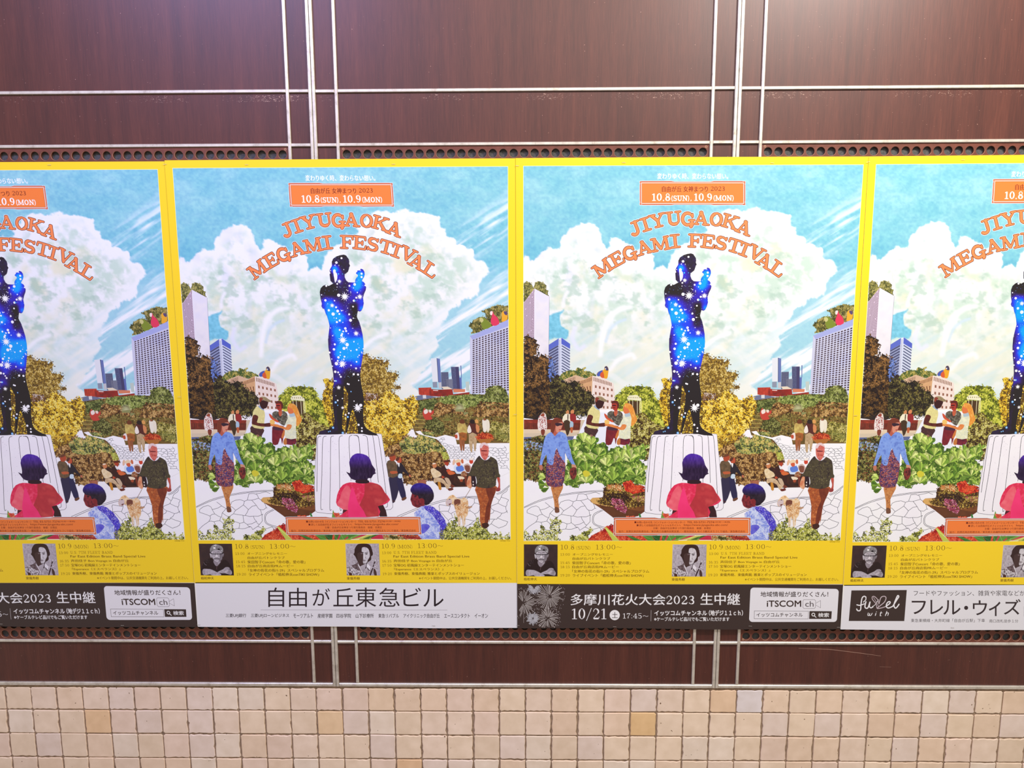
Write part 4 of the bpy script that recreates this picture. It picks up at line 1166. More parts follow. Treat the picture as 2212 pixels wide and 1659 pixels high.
def paint_trio(pr):
    p = pr
    person(p, [('v 200,1110 560,1190 560,1300 500,1400 470,1659 420,1659 300,1659 180,1330 170,1250', [(70, 44, 46), (90, 58, 54)]), ('v 300,1400 420,1380 430,1640 330,1640', (150, 110, 90)),
                ('v 260,800 300,640 400,530 500,500 610,620 640,780 600,1000 590,1180 380,1180 220,1100', [(240, 232, 160), (214, 206, 140), (232, 222, 150)]),
                ('v 450,520 500,490 620,610 610,640 520,590', (150, 170, 196)),
                ('v 490,340 560,330 720,350 760,400 750,450 700,560 640,580 600,600 540,560 500,460', (60, 28, 30)), ('v 490,340 500,260 600,220 700,240 780,300 850,350 850,375 780,385 650,340 560,320 520,380', [(140, 120, 90), (176, 164, 120)]),
                ('v 500,340 510,270 560,250 620,300 560,340 530,400', (140, 60, 46)),
                ('v 280,780 400,790 430,850 390,960 400,1010 620,1030 760,1010 820,1070 760,1130 500,1120 280,1070 220,1020', [(70, 30, 30), (110, 50, 40)]),
                # middle figure
                ('v 830,1180 860,1140 1140,1200 1180,1280 1100,1659 1080,1500 1040,1480 970,1659 810,1659 810,1400', [(116, 32, 44), (136, 40, 50)]), ('v 860,1150 880,1080 1180,1110 1150,1240 870,1220', (76, 44, 60)),
                ('v 880,700 1000,650 1100,700 1180,650 1300,720 1320,880 1200,1100 1040,1000 880,940 860,780', [(74, 66, 54), (130, 128, 110), (54, 44, 40), (176, 170, 150)]), ('v 1060,660 1160,640 1150,760 1100,820 1060,760', (196, 96, 66)),
                ('v 990,440 1040,400 1150,410 1180,520 1150,640 1080,660 1020,600 990,520', (176, 60, 48)), ('v 985,440 1000,370 1080,350 1170,370 1200,470 1190,570 1150,580 1140,450 1060,430', (96, 40, 34)), ('v 1010,480 1110,480 1110,510 1010,515', (70, 26, 30)), ('v 1020,555 1090,555 1090,575 1020,575', (80, 34, 34)),
                ('v 760,730 850,790 880,860 1040,960 1000,1000 860,920 790,850', (206, 84, 56)),
                # right figure
                ('v 1230,1480 1520,1480 1500,1659 1230,1659', [(84, 30, 50), (140, 40, 56)]), ('v 1200,1470 1240,1470 1240,1659 1150,1659 1140,1560', (196, 120, 60)), ('v 1090,1440 1170,1240 1240,1240 1150,1470', (206, 120, 60)),
                ('v 1350,760 1480,720 1570,800 1590,1000 1530,1200 1540,1480 1220,1470 1210,1240 1260,1100 1230,1050 1320,880', [(238, 238, 196), (214, 220, 196), (244, 244, 210)]), ('v 1380,740 1520,720 1560,800 1400,840', (176, 196, 206)),
                ('v 1330,600 1370,470 1500,520 1540,640 1500,720 1380,740 1340,680', (222, 120, 70)), ('v 1360,500 1400,430 1520,440 1600,500 1660,640 1700,780 1745,930 1640,1080 1560,1110 1580,900 1540,750 1480,600 1400,560', [(240, 170, 70), (224, 140, 56), (246, 190, 100)]),
                ('v 780,1040 860,1050 1000,1060 1240,1150 1300,1060 1430,1080 1380,1200 1270,1230 1100,1170 900,1120 800,1110', [(232, 150, 84), (216, 120, 60)]), ('v 790,930 880,920 920,980 900,1050 800,1050 770,990', (240, 196, 110))])

def succulent(p, x, y, r, n, a0=-2.6, a1=-.5, seed=0):
    rs = np.random.RandomState(seed)
    p.layer += 1
    for k in range(n):
        a = rs.uniform(a0, a1); L = r * rs.uniform(.6, 1.1); w = L * rs.uniform(.18, .30)
        d = np.array([math.cos(a), math.sin(a)]); nn = np.array([-d[1], d[0]]); o = np.array([x, y])
        c = np.array(LEAFY[rs.randint(1, 6)], float)
        up = p.layer; p.layer += .25
        base = [o, o + d * L * .5 + nn * w * .7, o + d * L * .85 + nn * w, o + d * L, o + d * L * .85 - nn * w, o + d * L * .5 - nn * w * .7]
        V = np.array(base); p.raw(V, [(0, 1, 2), (0, 2, 3)], np.clip(c * 1.08, 0, 255)); p.raw(V, [(0, 3, 4), (0, 4, 5)], c * .82)
    p.layer = math.ceil(p.layer)

def paint_plants(pr):
    p = pr
    reg = S('e 680,540 680,400 740,380 760,320 830,320 900,380 960,400 1000,440 1080,420 1120,480 1130,520 1240,470 1300,480 1400,510 1480,460 1560,480 1590,540 1560,620 1500,620 1560,700 1580,800 1570,930 1400,900 1300,920 1100,930 960,870 920,910 830,900 760,960 640,940 580,880 620,760 640,600')
    p.mottle(reg, [(58, 82, 28), (86, 118, 40), (70, 96, 34), (112, 146, 56)], 4, rough=3.0)
    p.leaves(reg, LEAFY[:5], 700, 4.0, aspect=.35)
    rs = np.random.RandomState(7)
    for k in range(46):
        while True:
            q = rs.uniform(reg.min(0), reg.max(0))
            if inside(q[None], reg)[0]: break
        succulent(p, q[0], q[1], 15, 9, seed=k)
    for k, (x, y) in enumerate(((700, 460), (830, 400), (930, 430), (760, 700), (960, 620), (870, 760), (1010, 560), (1200, 640), (1290, 600), (1400, 600), (1500, 540), (1300, 760), (1460, 800), (1100, 680), (740, 880), (860, 880), (1180, 860))):
        q = S(f'e {x},{y}')[0]; succulent(p, q[0], q[1] + 3, 21, 13, seed=100 + k)
    for k, (x, y) in enumerate(((340, 840), (340, 920), (380, 960))):
        q = S(f'e {x + 40},{y}')[0]; succulent(p, q[0], q[1], 17, 8, 2.4, 4.0, seed=200 + k)
    p.poly(S('e 820,780 850,750 900,770 905,810 850,830'), (214, 206, 60), 2)
    # bowl planter
    p.mottle(S('e 910,1110 940,1080 1060,1075 1500,1100 1650,1150 1668,1165 1640,1190 1480,1300 1300,1330 1190,1320 1060,1220 920,1130'), [(120, 70, 38), (140, 86, 46), (96, 56, 34)], 4, scale=.05)
    p.mottle(S('e 1060,1200 1300,1200 1500,1240 1640,1190 1480,1300 1300,1330 1190,1320'), [(94, 54, 34), (110, 64, 38)], 4)
    p.poly(S('e 912,1105 940,1080 1060,1080 1070,1130 1200,1190 1100,1180 940,1145'), (222, 176, 104)); p.poly(S('e 1580,1160 1655,1145 1668,1165 1600,1185'), (222, 176, 104))
    reg = S('e 990,1120 1060,1080 1080,960 1130,920 1220,905 1300,930 1330,880 1400,870 1440,920 1530,930 1570,1000 1580,1030 1650,1050 1650,1110 1600,1160 1480,1190 1330,1190 1200,1180 1080,1170')
    p.bush(reg, [(64, 40, 26), (90, 60, 30), (50, 32, 26)], [(56, 34, 24), (110, 80, 34), (160, 130, 50), (196, 170, 84)], 900, 2.3, 2)
    p.leaves(S('e 1100,1040 1300,1020 1400,1100 1300,1160 1100,1130'), [(46, 28, 24), (66, 40, 30)], 160, 2.6)
    p.leaves(S('e 1300,900 1400,870 1440,930 1560,940 1570,1000 1420,1030 1330,990'), [(170, 30, 24), (214, 50, 34), (232, 96, 56)], 240, 2.6)
    p.leaves(S('e 1120,930 1290,930 1300,1000 1120,980'), [(206, 120, 60), (236, 206, 150), (150, 110, 44)], 160, 2.2)
    p.leaves(S('e 1170,1080 1290,1100 1360,1220 1330,1270 1230,1220 1160,1140'), [(150, 40, 84), (196, 80, 120), (220, 140, 170)], 220, 1.5)
    p.leaves(S('e 1400,1060 1640,1060 1640,1100 1500,1130'), [(170, 60, 100), (160, 130, 60), (206, 180, 110)], 160, 1.7)

def statue_color(x, y):
    blobs = [('s', 900, 430, 9, 1.3), ('s', 1500, 590, 13, 1.3), ('s', 1450, 820, 14, .9), ('s', 1350, 880, 12, .6), ('s', 680, 1250, 16, .8), ('s', 800, 1500, 20, 1.0), ('s', 1480, 1380, 8, .9), ('s', 1000, 1600, 14, .5),
             ('s', 1250, 1150, 16, .35), ('s', 1000, 640, 13, .45), ('t', 850, 400, 14, .9), ('t', 1000, 750, 24, 1.05), ('t', 1420, 700, 20, 1.2), ('t', 900, 950, 16, .7), ('t', 1300, 1150, 14, .6), ('t', 700, 100, 16, .6), ('t', 1200, 950, 18, .6),
             ('t', 850, 1250, 16, .4), ('u', 740, 150, 12, .45), ('t', 1150, 300, 18, .4), ('s', 1500, 1200, 12, .5), ('s', 1330, 1560, 10, -.25), ('s', 720, 950, 13, -.5), ('s', 1300, 1350, 9, -.3), ('t', 1250, 220, 10, -.35), ('t', 1150, 1560, 14, -.6)]
    V = np.zeros(len(x)) + .06 + .22 * np.exp(-((x - 1483) / 45) ** 2 - ((y - 735) / 62) ** 2)
    for f, a, b, r, k in blobs:
        o = FR[f]; cx, cy = o[0] + a / o[2], o[1] + b / o[2]
        V += k * np.exp(-((x - cx) ** 2 + (y - cy) ** 2) / (r * r))
    V += (NZ[2](x * .12, y * .12, 4) - .5) * .34
    cs = np.array([(40, 34, 36), (52, 34, 96), (56, 40, 190), (36, 66, 232), (8, 122, 250), (6, 164, 250)], float)
    V = V * .80 - .22 * np.clip((y - 826) / 14, 0, 1) * np.clip((x - 1455) / 10 + .3, 0, 1)
    k = np.clip(V, 0, .9999) * 5
    i = k.astype(int); f = (k - i)[:, None]
    return cs[i] * (1 - f) + cs[np.minimum(i + 1, 5)] * f

def paint_statue(pr):
    p = pr
    # plinth
    pl = S('e 1655,325 1640,340 1570,930 1560,1240 1580,1258 1700,1275 1800,1278 f 400,1245 540,1225 565,1200 568,1170 490,320 400,310')
    p.mottle(pl, [(250, 248, 253), (246, 242, 250)], 12, scale=.03)
    p.stroke(np.vstack([pl, pl[:1]]), .7, (110, 108, 122))
    for s_ in ('e 1690,345 1662,352 1646,400 1620,700 1595,1010', 'e 1755,345 1725,352 1705,420 1670,800 1630,1190 1652,1226', 'e 1845,343 1815,352 1802,420 1770,850 1738,1205 1758,1230', 'e 1950,340 1918,352 1902,430 1885,800 1862,1205 1882,1228',
               'e 2070,334 2038,348 2025,420 2022,600 2018,880', 'e 2110,334 2140,346 2149,420 2150,560', 'f 150,335 195,345 212,400 213,560', 'f 262,335 300,345 316,420 322,900', 'f 350,320 382,345 398,560 412,900', 'f 420,335 448,350 468,560 492,960', 'f 490,960 505,1170 478,1202'):
        p.stroke(S(s_), .95, (44, 42, 54), cur=5)
    p.leaves(S('e 1660,400 2150,400 2100,900 1640,1200'), [(190, 186, 200)], 60, .8)
    out = S('s 1135,80 1190,100 1215,140 1250,190 1258,250 1250,300 1272,348 1250,375 1235,430 1210,490 1160,530 1125,555 1120,620 1150,700 1200,745 1290,750 1370,750 1372,690 1400,640 1440,605 1445,570 1400,535 1410,505 1435,495 1440,462 1500,460 1525,480 1510,430 1535,420 1580,440 1605,490 1610,560 1590,620 1545,680 1530,715 1580,745 1610,800 1600,830 1625,860 1610,930 1560,1030 1530,1120 1540,1250 1510,1360 1470,1430 1430,1450 1385,1435 1365,1500 1350,1570 1370,1640 '
            't 1375,90 1400,150 1430,280 1460,460 1470,640 1460,800 1430,960 1395,1120 1360,1280 1340,1400 1330,1500 u 1340,100 1345,230 1375,420 1385,600 1370,740 1345,900 1345,1080 1345,1200 1400,1280 1520,1360 1630,1400 1660,1450 1450,1440 1300,1410 1190,1410 1180,1200 1165,1020 1120,880 1100,790 1060,880 1010,1040 960,1240 920,1400 880,1400 900,1300 930,1100 950,950 975,800 1000,600 1010,440 960,330 930,260 910,310 910,450 880,720 850,900 820,1100 810,1250 850,1400 '
            '700,1420 400,1425 230,1420 260,1350 380,1310 480,1290 570,1230 620,1180 640,1050 625,850 620,650 640,450 650,300 680,200 t 680,1540 685,1400 665,1200 640,1050 620,900 612,750 615,580 640,430 675,250 655,120 625,0 s 600,1500 575,1390 530,1370 510,1320 525,1260 500,1130 493,980 520,890 580,830 650,800 720,835 830,775 770,710 765,620 760,550 785,530 765,470 785,420 830,350 835,250 870,180 950,125 1040,95')
    p.poly(out + 0, (226, 228, 236))
    halo = []
    c0 = out.mean(0)
    p.layer += 1
    p.shade(out, statue_color, 2.0)
    p.poly(S('s 885,435 915,460 910,500 940,540 940,640 920,700 880,755 865,640 850,500 855,450'), (252, 252, 255), 2)
    wd = 's 1075,165,24 945,272,30 905,338,13 1000,338,9 790,465,11 1110,440,10 1535,540,25 1530,620,25 1350,797,32 1222,832,22 1315,883,12 1402,992,15 1368,1118,24 1305,1190,28 945,1058,38 928,785,20 920,862,10 615,1180,28 532,1048,14 835,1188,17 663,1262,12 862,1348,24 682,1420,28 895,1438,34 780,1510,40 930,1508,22 988,1430,15 1020,1425,10 1275,1332,20 1168,1518,23 1140,1370,10 660,832,24 1605,820,18 852,1612,15 795,1606,9 1175,948,12 1145,930,9 1242,970,9 1242,1000,9 1260,1612,14 ' \
         't 930,118,26 858,155,26 1190,112,36 1262,62,14 1002,165,12 913,345,22 1052,308,30 1068,370,26 995,380,20 965,440,24 945,478,26 1115,433,13 732,483,14 693,297,12 1232,307,10 1237,630,16 770,692,26 742,812,30 1068,698,42 985,790,36 1050,773,22 1150,845,16 1290,822,22 892,884,16 882,955,14 837,1005,28 985,988,21 815,1088,22 778,1155,42 963,1052,18 672,1045,14 1130,1198,17 1268,1112,20 1245,1270,24 1343,955,15 1308,995,13 1330,682,9 1352,775,10 630,888,24 736,1352,30 805,1366,22 836,1420,18 862,1472,24 1178,1412,26 1283,1420,26 675,1218,15 710,1572,18 1288,1560,15 1405,880,13 1415,905,11 1350,1255,12 1450,800,14 893,1210,26 ' \
         'u 1015,205,20 1045,215,20 748,603,20 865,557,15 1143,620,14 995,912,22 1213,1190,26 1288,1268,20 1283,1342,24 900,1395,15 1300,720,36 1195,715,20 915,950,22 712,488,9 '
    fr = None
    for tok in wd.split():
        if tok in FR: fr = FR[tok]; continue
        a, b, r = map(float, tok.split(','))
        p.disc(fr[0] + a / fr[2], fr[1] + b / fr[2], r / fr[2], (253, 254, 255), up=False)
    for tok in '975,545,18 1075,545,10 1485,578,12 1455,695,16 1410,720,11 850,1490,14 1330,1190,16 660,1262,9'.split():
        a, b, r = map(float, tok.split(',')); p.disc(1390 + a / 11.06, 540 + b / 11.06, r / 11.06, (60, 190, 255), up=False)
    for tok in '740,135,22 695,650,28 740,720,14 1085,390,16 965,1000,26 592,1260,28 515,1345,16 475,1357,14 818,1385,30 675,290,10'.split():
        a, b, r = map(float, tok.split(',')); p.disc(1390 + a / 11.06, 810 + b / 11.06, r / 11.06, (90, 170, 240), up=False)
        p.disc(1390 + a / 11.06, 810 + b / 11.06, r * .45 / 11.06, (220, 240, 255), up=False)
    rs = np.random.RandomState(5)
    g = rs.uniform(out.min(0), (out.max(0)[0], 815), (900, 2)); g = g[inside(g, out)]
    p.layer += 1
    for q in g[:330]:
        p.disc(q[0], q[1], rs.uniform(.25, .6), ((120, 180, 255), (200, 225, 255), (80, 110, 240))[rs.randint(3)], up=False, m=6)
    for f, a, b, r in (('s', 985, 725, 62), ('s', 1090, 1090, 125), ('s', 1455, 1095, 82), ('s', 770, 1305, 66), ('t', 970, 590, 120), ('t', 1305, 430, 80), ('t', 920, 1160, 120), ('u', 795, 295, 62), ('u', 1220, 785, 125), ('u', 855, 780, 48)):
        o = FR[f]; p.star(o[0] + a / o[2], o[1] + b / o[2], r / o[2], n=11)

def paint_front(pr):
    p = pr
    # walking woman
    person(p, [('e 450,930 590,925 560,1020 530,1090 540,1180 535,1250 495,1250 480,1120 455,1010', [(196, 120, 66), (214, 150, 90), (150, 84, 50)]), ('e 490,1190 535,1200 545,1245 530,1258 492,1255', (120, 80, 60)),
                ('e 395,640 480,560 530,480 610,640 610,780 575,940 400,935 385,800', [(70, 50, 90), (110, 60, 80), (190, 100, 84), (60, 50, 110)]),
                ('e 445,300 460,150 520,125 575,150 585,190 570,250 540,310 490,340', [(190, 100, 80), (176, 84, 66)]), ('e 442,310 445,170 500,130 560,135 580,170 530,190 500,200 490,260 470,310', (120, 56, 40)), ('e 515,195 560,178 582,192 572,240 545,290 512,300 500,250', (216, 146, 120)), ('e 540,262 562,262 556,272 540,270', (170, 50, 60)), ('e 495,188 548,186 582,196 575,214 550,216 520,226 500,214', (56, 36, 50)),
                ('e 360,400 390,330 450,295 490,345 540,290 620,320 650,420 700,610 735,690 700,690 640,600 610,540 610,660 540,560 510,480 480,600 465,690 400,660 390,560 350,640 330,700 305,690 330,560', [(116, 150, 226), (138, 170, 236), (96, 124, 206)]),
                ('e 305,690 340,690 345,730 325,755 305,730', (190, 120, 96)), ('e 690,680 740,690 745,730 700,720', (206, 150, 120)), ('e 665,760 690,720 740,720 750,800 715,862 680,840', [(70, 30, 36), (150, 60, 50), (50, 26, 34)])])
    p.leaves(S('e 400,650 520,520 605,650 600,780 570,930 400,930'), [(200, 110, 90), (80, 70, 150), (210, 160, 150), (50, 40, 80)], 260, 1.4)
    # walking man and his dog
    person(p, [('w 1410,790 1900,790 1890,900 1800,1100 1740,1260 1680,1659 f 1715,1300 1700,1420 1660,1460 1620,1440 1605,1300 w 1450,1659 1460,1400 1470,1260 1420,1000', [(190, 100, 50), (150, 74, 44), (214, 130, 70)]),
                ('w 1640,850 1890,830 1800,1100 1740,1260 1650,1659 1560,1659 1620,1300 1700,1100', [(110, 48, 34), (130, 60, 40)]),
                ('f 1630,1400 1700,1390 1712,1430 1650,1465', (70, 40, 34)),
                ('w 1560,60 1500,90 1430,180 1350,300 1290,440 1230,520 1280,570 1360,540 1420,560 1440,700 1415,790 1550,830 1700,840 1880,790 1900,700 1925,600 2000,580 2015,520 1990,480 1980,300 1950,160 1830,80 1760,60 1700,150', [(66, 58, 44), (84, 76, 54), (54, 44, 44)]),
                ('w 1250,550 1310,560 1300,700 1310,780 1280,850 1200,800 1190,720 1220,620', [(232, 180, 140), (206, 120, 84)]), ('w 1930,590 2000,585 2000,700 1985,880 1920,900 1890,880 1950,800 1960,720', (190, 84, 70)), ('w 1890,860 1990,830 1985,900 1900,915', (150, 60, 60)),
                ('w 1550,50 1600,60 1690,130 1790,60 1810,80 1740,150 1660,165 1590,120', (240, 236, 246)),
                ('f 1670,480 1690,440 1730,425 1770,450 1775,520 1760,590 1725,635 1690,610 1672,560', [(206, 96, 84), (220, 130, 116), (180, 66, 56)]), ('f 1665,480 1685,435 1735,423 1772,450 1770,470 1720,450 1690,490', (230, 206, 206)), ('f 1685,515 1750,518 1748,530 1688,528', (120, 40, 44))])
    p.leaves(S('w 1440,300 1700,250 1900,200 1900,700 1450,760'), [(110, 100, 66), (50, 40, 40), (130, 120, 84)], 240, 1.0)
    p.stroke(S('w 1270,860 1200,960 1125,1065'), .9, (150, 120, 100))
    person(p, [('w 650,1170 700,1080 780,1010 860,1000 930,1080 1040,1090 1110,1060 1180,1110 1195,1200 1190,1330 1160,1480 1100,1560 f 1430,1400 1400,1440 1395,1330 1370,1350 1345,1440 w 1000,1560 950,1659 890,1480 860,1300 820,1220 760,1240 700,1265 660,1230', [(232, 186, 130), (246, 226, 190), (206, 150, 90)]),
                ('w 870,1110 1010,1120 980,1240 860,1250', (120, 70, 56)), ('w 650,1170 720,1100 800,1110 790,1220 700,1262', (214, 196, 196)), ('w 1180,1280 1290,1275 1250,1310 1190,1330', (190, 150, 120)), ('w 720,1215 790,1200 740,1250', (120, 70, 70)), ('w 730,1095 770,1095 765,1112 735,1112', (84, 60, 60))])
    p.leaves(S('w 850,1250 1180,1150 1180,1350 1100,1500 900,1450'), [(190, 130, 80), (246, 220, 180), (224, 170, 110)], 220, 1.6)
    p.stroke(S('f 1375,1310 1365,1445'), 2.2, (236, 226, 210)); p.stroke(S('f 1410,1310 1415,1425'), 2.2, (238, 226, 206)); p.stroke(S('f 1345,1310 1350,1430'), 1.6, (226, 200, 160))
    # child in the pink shirt, seen from behind
    person(p, [('e 1905,1195 1965,1230 1960,1320 1890,1330', (84, 30, 38)), ('f 385,1190 450,1170 490,1310 400,1310', (58, 30, 34)),
                ('f -110,1100 -80,1010 -20,930 70,900 150,905 280,895 400,920 450,960 480,1020 540,1110 470,1165 410,1180 385,1190 390,1310 0,1320 -120,1320 e 1950,1235 1830,1180', [(232, 50, 92), (222, 42, 80), (244, 76, 112)])])
    p.mottle(S('f 250,900 400,920 450,960 480,1020 530,1105 410,1180 385,1190 390,1312 190,1312 160,1180 230,1050'), [(196, 60, 66), (180, 50, 60), (206, 76, 76)], 4, scale=.06)
    p.mottle(S('e 1830,1180 1870,1090 1900,1010 1960,940 2010,1000 1975,1235'), [(246, 120, 132), (236, 90, 110)], 4, 2)
    p.mottle(S('f 20,1320 60,1040 100,960 150,1150 240,1320'), [(250, 60, 124), (240, 50, 110)], 4, 2, scale=.05)
    hair = S('f 150,560 210,552 290,575 330,620 350,690 385,745 380,780 395,790 355,810 330,850 290,850 280,890 290,905 160,910 150,880 90,860 55,810 30,770 75,790 80,720 75,660 100,600')
    p.shade(smooth(hair, 2), lambda x, y: np.array((44, 24, 60.))[None] * np.clip((y[:, None] - 985) / 28, 0, 1) + np.array((84, 44, 170.))[None] * np.clip(1 - (y[:, None] - 985) / 28, 0, 1) + (NZ[1](x * .35, y * .12, 2)[:, None] - .5) * 44, 2.2)
    p.poly(S('f 150,870 280,870 300,905 220,915 140,905'), (48, 24, 34), 2)
    # child in the blue tie-dye shirt
    person(p, [('f 830,1000 800,1060 785,1110 795,1140 800,1165 815,1185 860,1205 910,1190 960,1170 950,1080 900,1040', [(110, 36, 44), (150, 50, 56), (90, 30, 40)]), ('f 905,1110 935,1095 950,1130 930,1160 910,1150', (130, 40, 44)), ('f 835,1062 860,1058 862,1072 838,1075', (46, 24, 30))])
    hair = S('f 795,1010 800,970 840,925 910,908 980,920 1040,960 1072,1030 1065,1100 1020,1150 980,1175 950,1165 955,1110 920,1090 890,1100 880,1060 830,1050')
    p.shade(smooth(hair, 2), lambda x, y: np.array((42, 30, 44.))[None] * np.clip((y[:, None] - 1052) / 18, 0, 1) + np.array((52, 36, 140.))[None] * np.clip(1 - (y[:, None] - 1052) / 18, 0, 1) + (NZ[1](x * .3, y * .3, 2)[:, None] - .5) * 34, 2.2)
    body = S('f 910,1190 1010,1175 1060,1200 1130,1260 1180,1340 1200,1400 1240,1500 1235,1580 840,1583 800,1500 830,1330 820,1270')
    p.mottle(body, [(190, 206, 246), (226, 234, 252), (120, 140, 226), (206, 216, 248)], 2.4, scale=.11)
    p.mottle(S('f 930,1185 1010,1178 1060,1200 1130,1260 1190,1360 1200,1410 1240,1500 1235,1580 1100,1583 1120,1420 1040,1290 960,1230'), [(70, 50, 196), (90, 76, 214), (60, 40, 170), (130, 124, 226)], 2.4, scale=.2)
    p.leaves(body, [(100, 116, 226), (236, 240, 252), (150, 166, 240)], 420, 1.7, aspect=.3)
    p.mottle(S('f 880,1420 960,1400 1000,1430 960,1480 900,1520'), [(80, 70, 200), (110, 110, 220)], 3, 2)
    # low foreground shrubs
    for s_ in ('e 120,1590 120,1470 170,1490 200,1550 280,1440 270,1530 310,1480 330,1410 370,1430 360,1490 430,1450 440,1370 430,1310 470,1350 510,1310 540,1340 580,1360 540,1420 570,1490 520,1530 560,1590',
               'e 660,1590 690,1530 760,1540 830,1490 880,1480 920,1420 930,1480 880,1540 900,1590',
               'f 1110,1583 1120,1480 1180,1450 1230,1400 1260,1350 1310,1360 1310,1280 1335,1340 1330,1420 1420,1440 1440,1480 1500,1440 1560,1380 1590,1320 1600,1400 1640,1450 1700,1480 1740,1540 1800,1500 1830,1560 1850,1490 1870,1560 1950,1510 1960,1583'):
        q = S(s_)
        p.leaves(q, FGB, int(max(300, 3.0 * (q[:, 0].max() - q[:, 0].min()) * 2.2)), 2.2, edge=1.0)
    p.leaves(S('f 1150,1583 1180,1480 1240,1430 1300,1430 1400,1450 1500,1450 1600,1430 1700,1500 1750,1583'), FGB, 500, 2.3, edge=1.0)
    # orange flowers and strap leaves along the foot
    reg = S('e 880,1590 930,1530 1010,1490 1060,1450 1130,1410 1200,1430 1230,1590 f 430,1583 420,1530 0,1530 e 2212,1590')
    p.mottle(S('e 880,1590 930,1530 1010,1490 1070,1470 1100,1420 1190,1410 1230,1520 1500,1530 1960,1530 1960,1590'), [(190, 60, 36), (222, 84, 50), (150, 40, 30)], 3)
    p.leaves(S('e 880,1590 930,1530 1010,1490 1060,1450 1130,1405 1200,1430 1250,1530 1960,1530 1960,1590'), [(170, 36, 28), (220, 76, 44), (240, 120, 80)], 700, 1.9)
    p.leaves(S('e 1070,1470 1160,1395 1200,1410 1200,1480 1110,1500'), [(150, 24, 24), (214, 50, 44)], 140, 2.2)
    p.mottle(S('f -130,1530 420,1530 425,1583 -150,1583'), [(214, 50, 90), (190, 40, 60), (226, 70, 110)], 4)
    p.mottle(S('f 425,1530 840,1530 880,1583 425,1583'), [(84, 64, 34), (120, 96, 50)], 3)
    p.leaves(S('f 430,1530 700,1530 700,1583 430,1583'), [(70, 70, 30), (150, 140, 70), (216, 190, 130), (190, 110, 60)], 190, 2.2)
    p.leaves(S('f 600,1530 860,1535 870,1583 700,1583'), [(120, 40, 36), (190, 80, 50), (222, 130, 84)], 120, 2.2)
    for a, c in (('e 1085,1440 1105,1430 1180,1500 1230,1560 1260,1592 1180,1592', (196, 206, 90)), ('e 1340,1530 1400,1535 1530,1592 1440,1592', (60, 116, 40)), ('e 1530,1530 1640,1530 1680,1592 1600,1592', (84, 140, 50)), ('e 1640,1530 1750,1530 1740,1592 1690,1592', (44, 96, 40)),
                 ('e 1770,1530 1830,1530 1800,1592 1770,1592', (70, 120, 44)), ('e 1850,1530 1960,1530 1880,1592 1820,1592', (96, 150, 56)), ('e 2000,1530 2100,1530 1960,1592 1900,1592', (120, 166, 70)), ('e 2212,1530 2130,1560 2060,1592 2212,1592', (186, 196, 84)),
                 ('f 0,1530 110,1530 0,1575', (80, 130, 50)), ('f 300,1530 370,1530 250,1583 170,1583', (70, 110, 40)), ('f 240,1530 330,1530 120,1583 60,1583', (206, 206, 100)), ('f 860,1560 900,1583 780,1583 640,1540', (150, 40, 36))):
        p.poly(S(a), c); q = S(a); p.stroke(np.array([q[0], q[len(q) // 2]]), .7, tuple(min(255, v + 60) for v in c))
    p.poly(S('e 1490,1270 1510,1270 1525,1320 1500,1320'), (60, 130, 60)); p.poly(S('e 1775,1230 1800,1290 1800,1325 1755,1325'), (110, 160, 60)); p.leaves(S('e 1780,1270 1840,1265 1850,1320 1800,1320'), [(206, 70, 50), (236, 120, 80)], 60, 2)
    p.leaves(S('e 1340,1300 1440,1300 1440,1325 1340,1325'), [(200, 60, 40), (226, 100, 60)], 40, 2)

def ticket(p, fr, x0, y0, x1, y1, s):
    """orange ticket with a stepped border; corners in frame units."""
    q = lambda pts: S(fr + ' ' + ' '.join(f'{a},{b}' for a, b in pts))
    e = 10 * s
    outer = [(x0, y0), (x0 + 6 * e, y0 - .4 * e), (x0 + .3 * (x1 - x0), y0 - .4 * e), (x0 + .33 * (x1 - x0), y0 + 1.2 * e), (x0 + .67 * (x1 - x0), y0 + 1.2 * e), (x0 + .7 * (x1 - x0), y0 - .4 * e), (x1 - 6 * e, y0 - .4 * e), (x1 - 5.4 * e, y0 + e), (x1 - 4.6 * e, y0), (x1, y0),
             (x1 + .2 * e, y0 + 5 * e), (x1 - 1.1 * e, y0 + 6 * e), (x1, y0 + 8 * e), (x1, y1 - 9 * e), (x1 - 1.1 * e, y1 - 7 * e), (x1, y1 - 5 * e), (x1, y1),
             (x1 - 5 * e, y1 + .2 * e), (x1 - 6 * e, y1 - e), (x0 + .7 * (x1 - x0), y1), (x0 + .67 * (x1 - x0), y1 - 1.2 * e), (x0 + .33 * (x1 - x0), y1 - 1.2 * e), (x0 + .3 * (x1 - x0), y1), (x0 + 6 * e, y1), (x0 + 5.4 * e, y1 - e), (x0, y1),
             (x0, y1 - 5 * e), (x0 + 1.1 * e, y1 - 7 * e), (x0, y1 - 9 * e), (x0, y0 + 8 * e), (x0 + 1.1 * e, y0 + 6 * e), (x0, y0 + 4 * e)]
    O = q(outer)
    c = O.mean(0)
    p.poly(O + (O - c) * 0, (150, 74, 52)); k = np.sign(O - c)
    p.stroke(np.vstack([O, O[:1]]), 1.6, (236, 240, 244)); p.poly(O, (128, 60, 52)); p.poly(O - k * .7, (224, 128, 96))
    b = 3.0 * e
    p.poly(q([(x0 + b, y0 + b), (x1 - b, y0 + b), (x1 - b, y1 - b), (x0 + b, y1 - b)]), (250, 226, 210))
    b += 1.3 * e
    p.poly(q([(x0 + b, y0 + b), (x1 - b, y0 + b), (x1 - b, y1 - b), (x0 + b, y1 - b)]), (160, 72, 48))
    b += .7 * e
    p.poly(q([(x0 + b, y0 + b), (x1 - b, y0 + b), (x1 - b, y1 - b), (x0 + b, y1 - b)]), ORANGE)

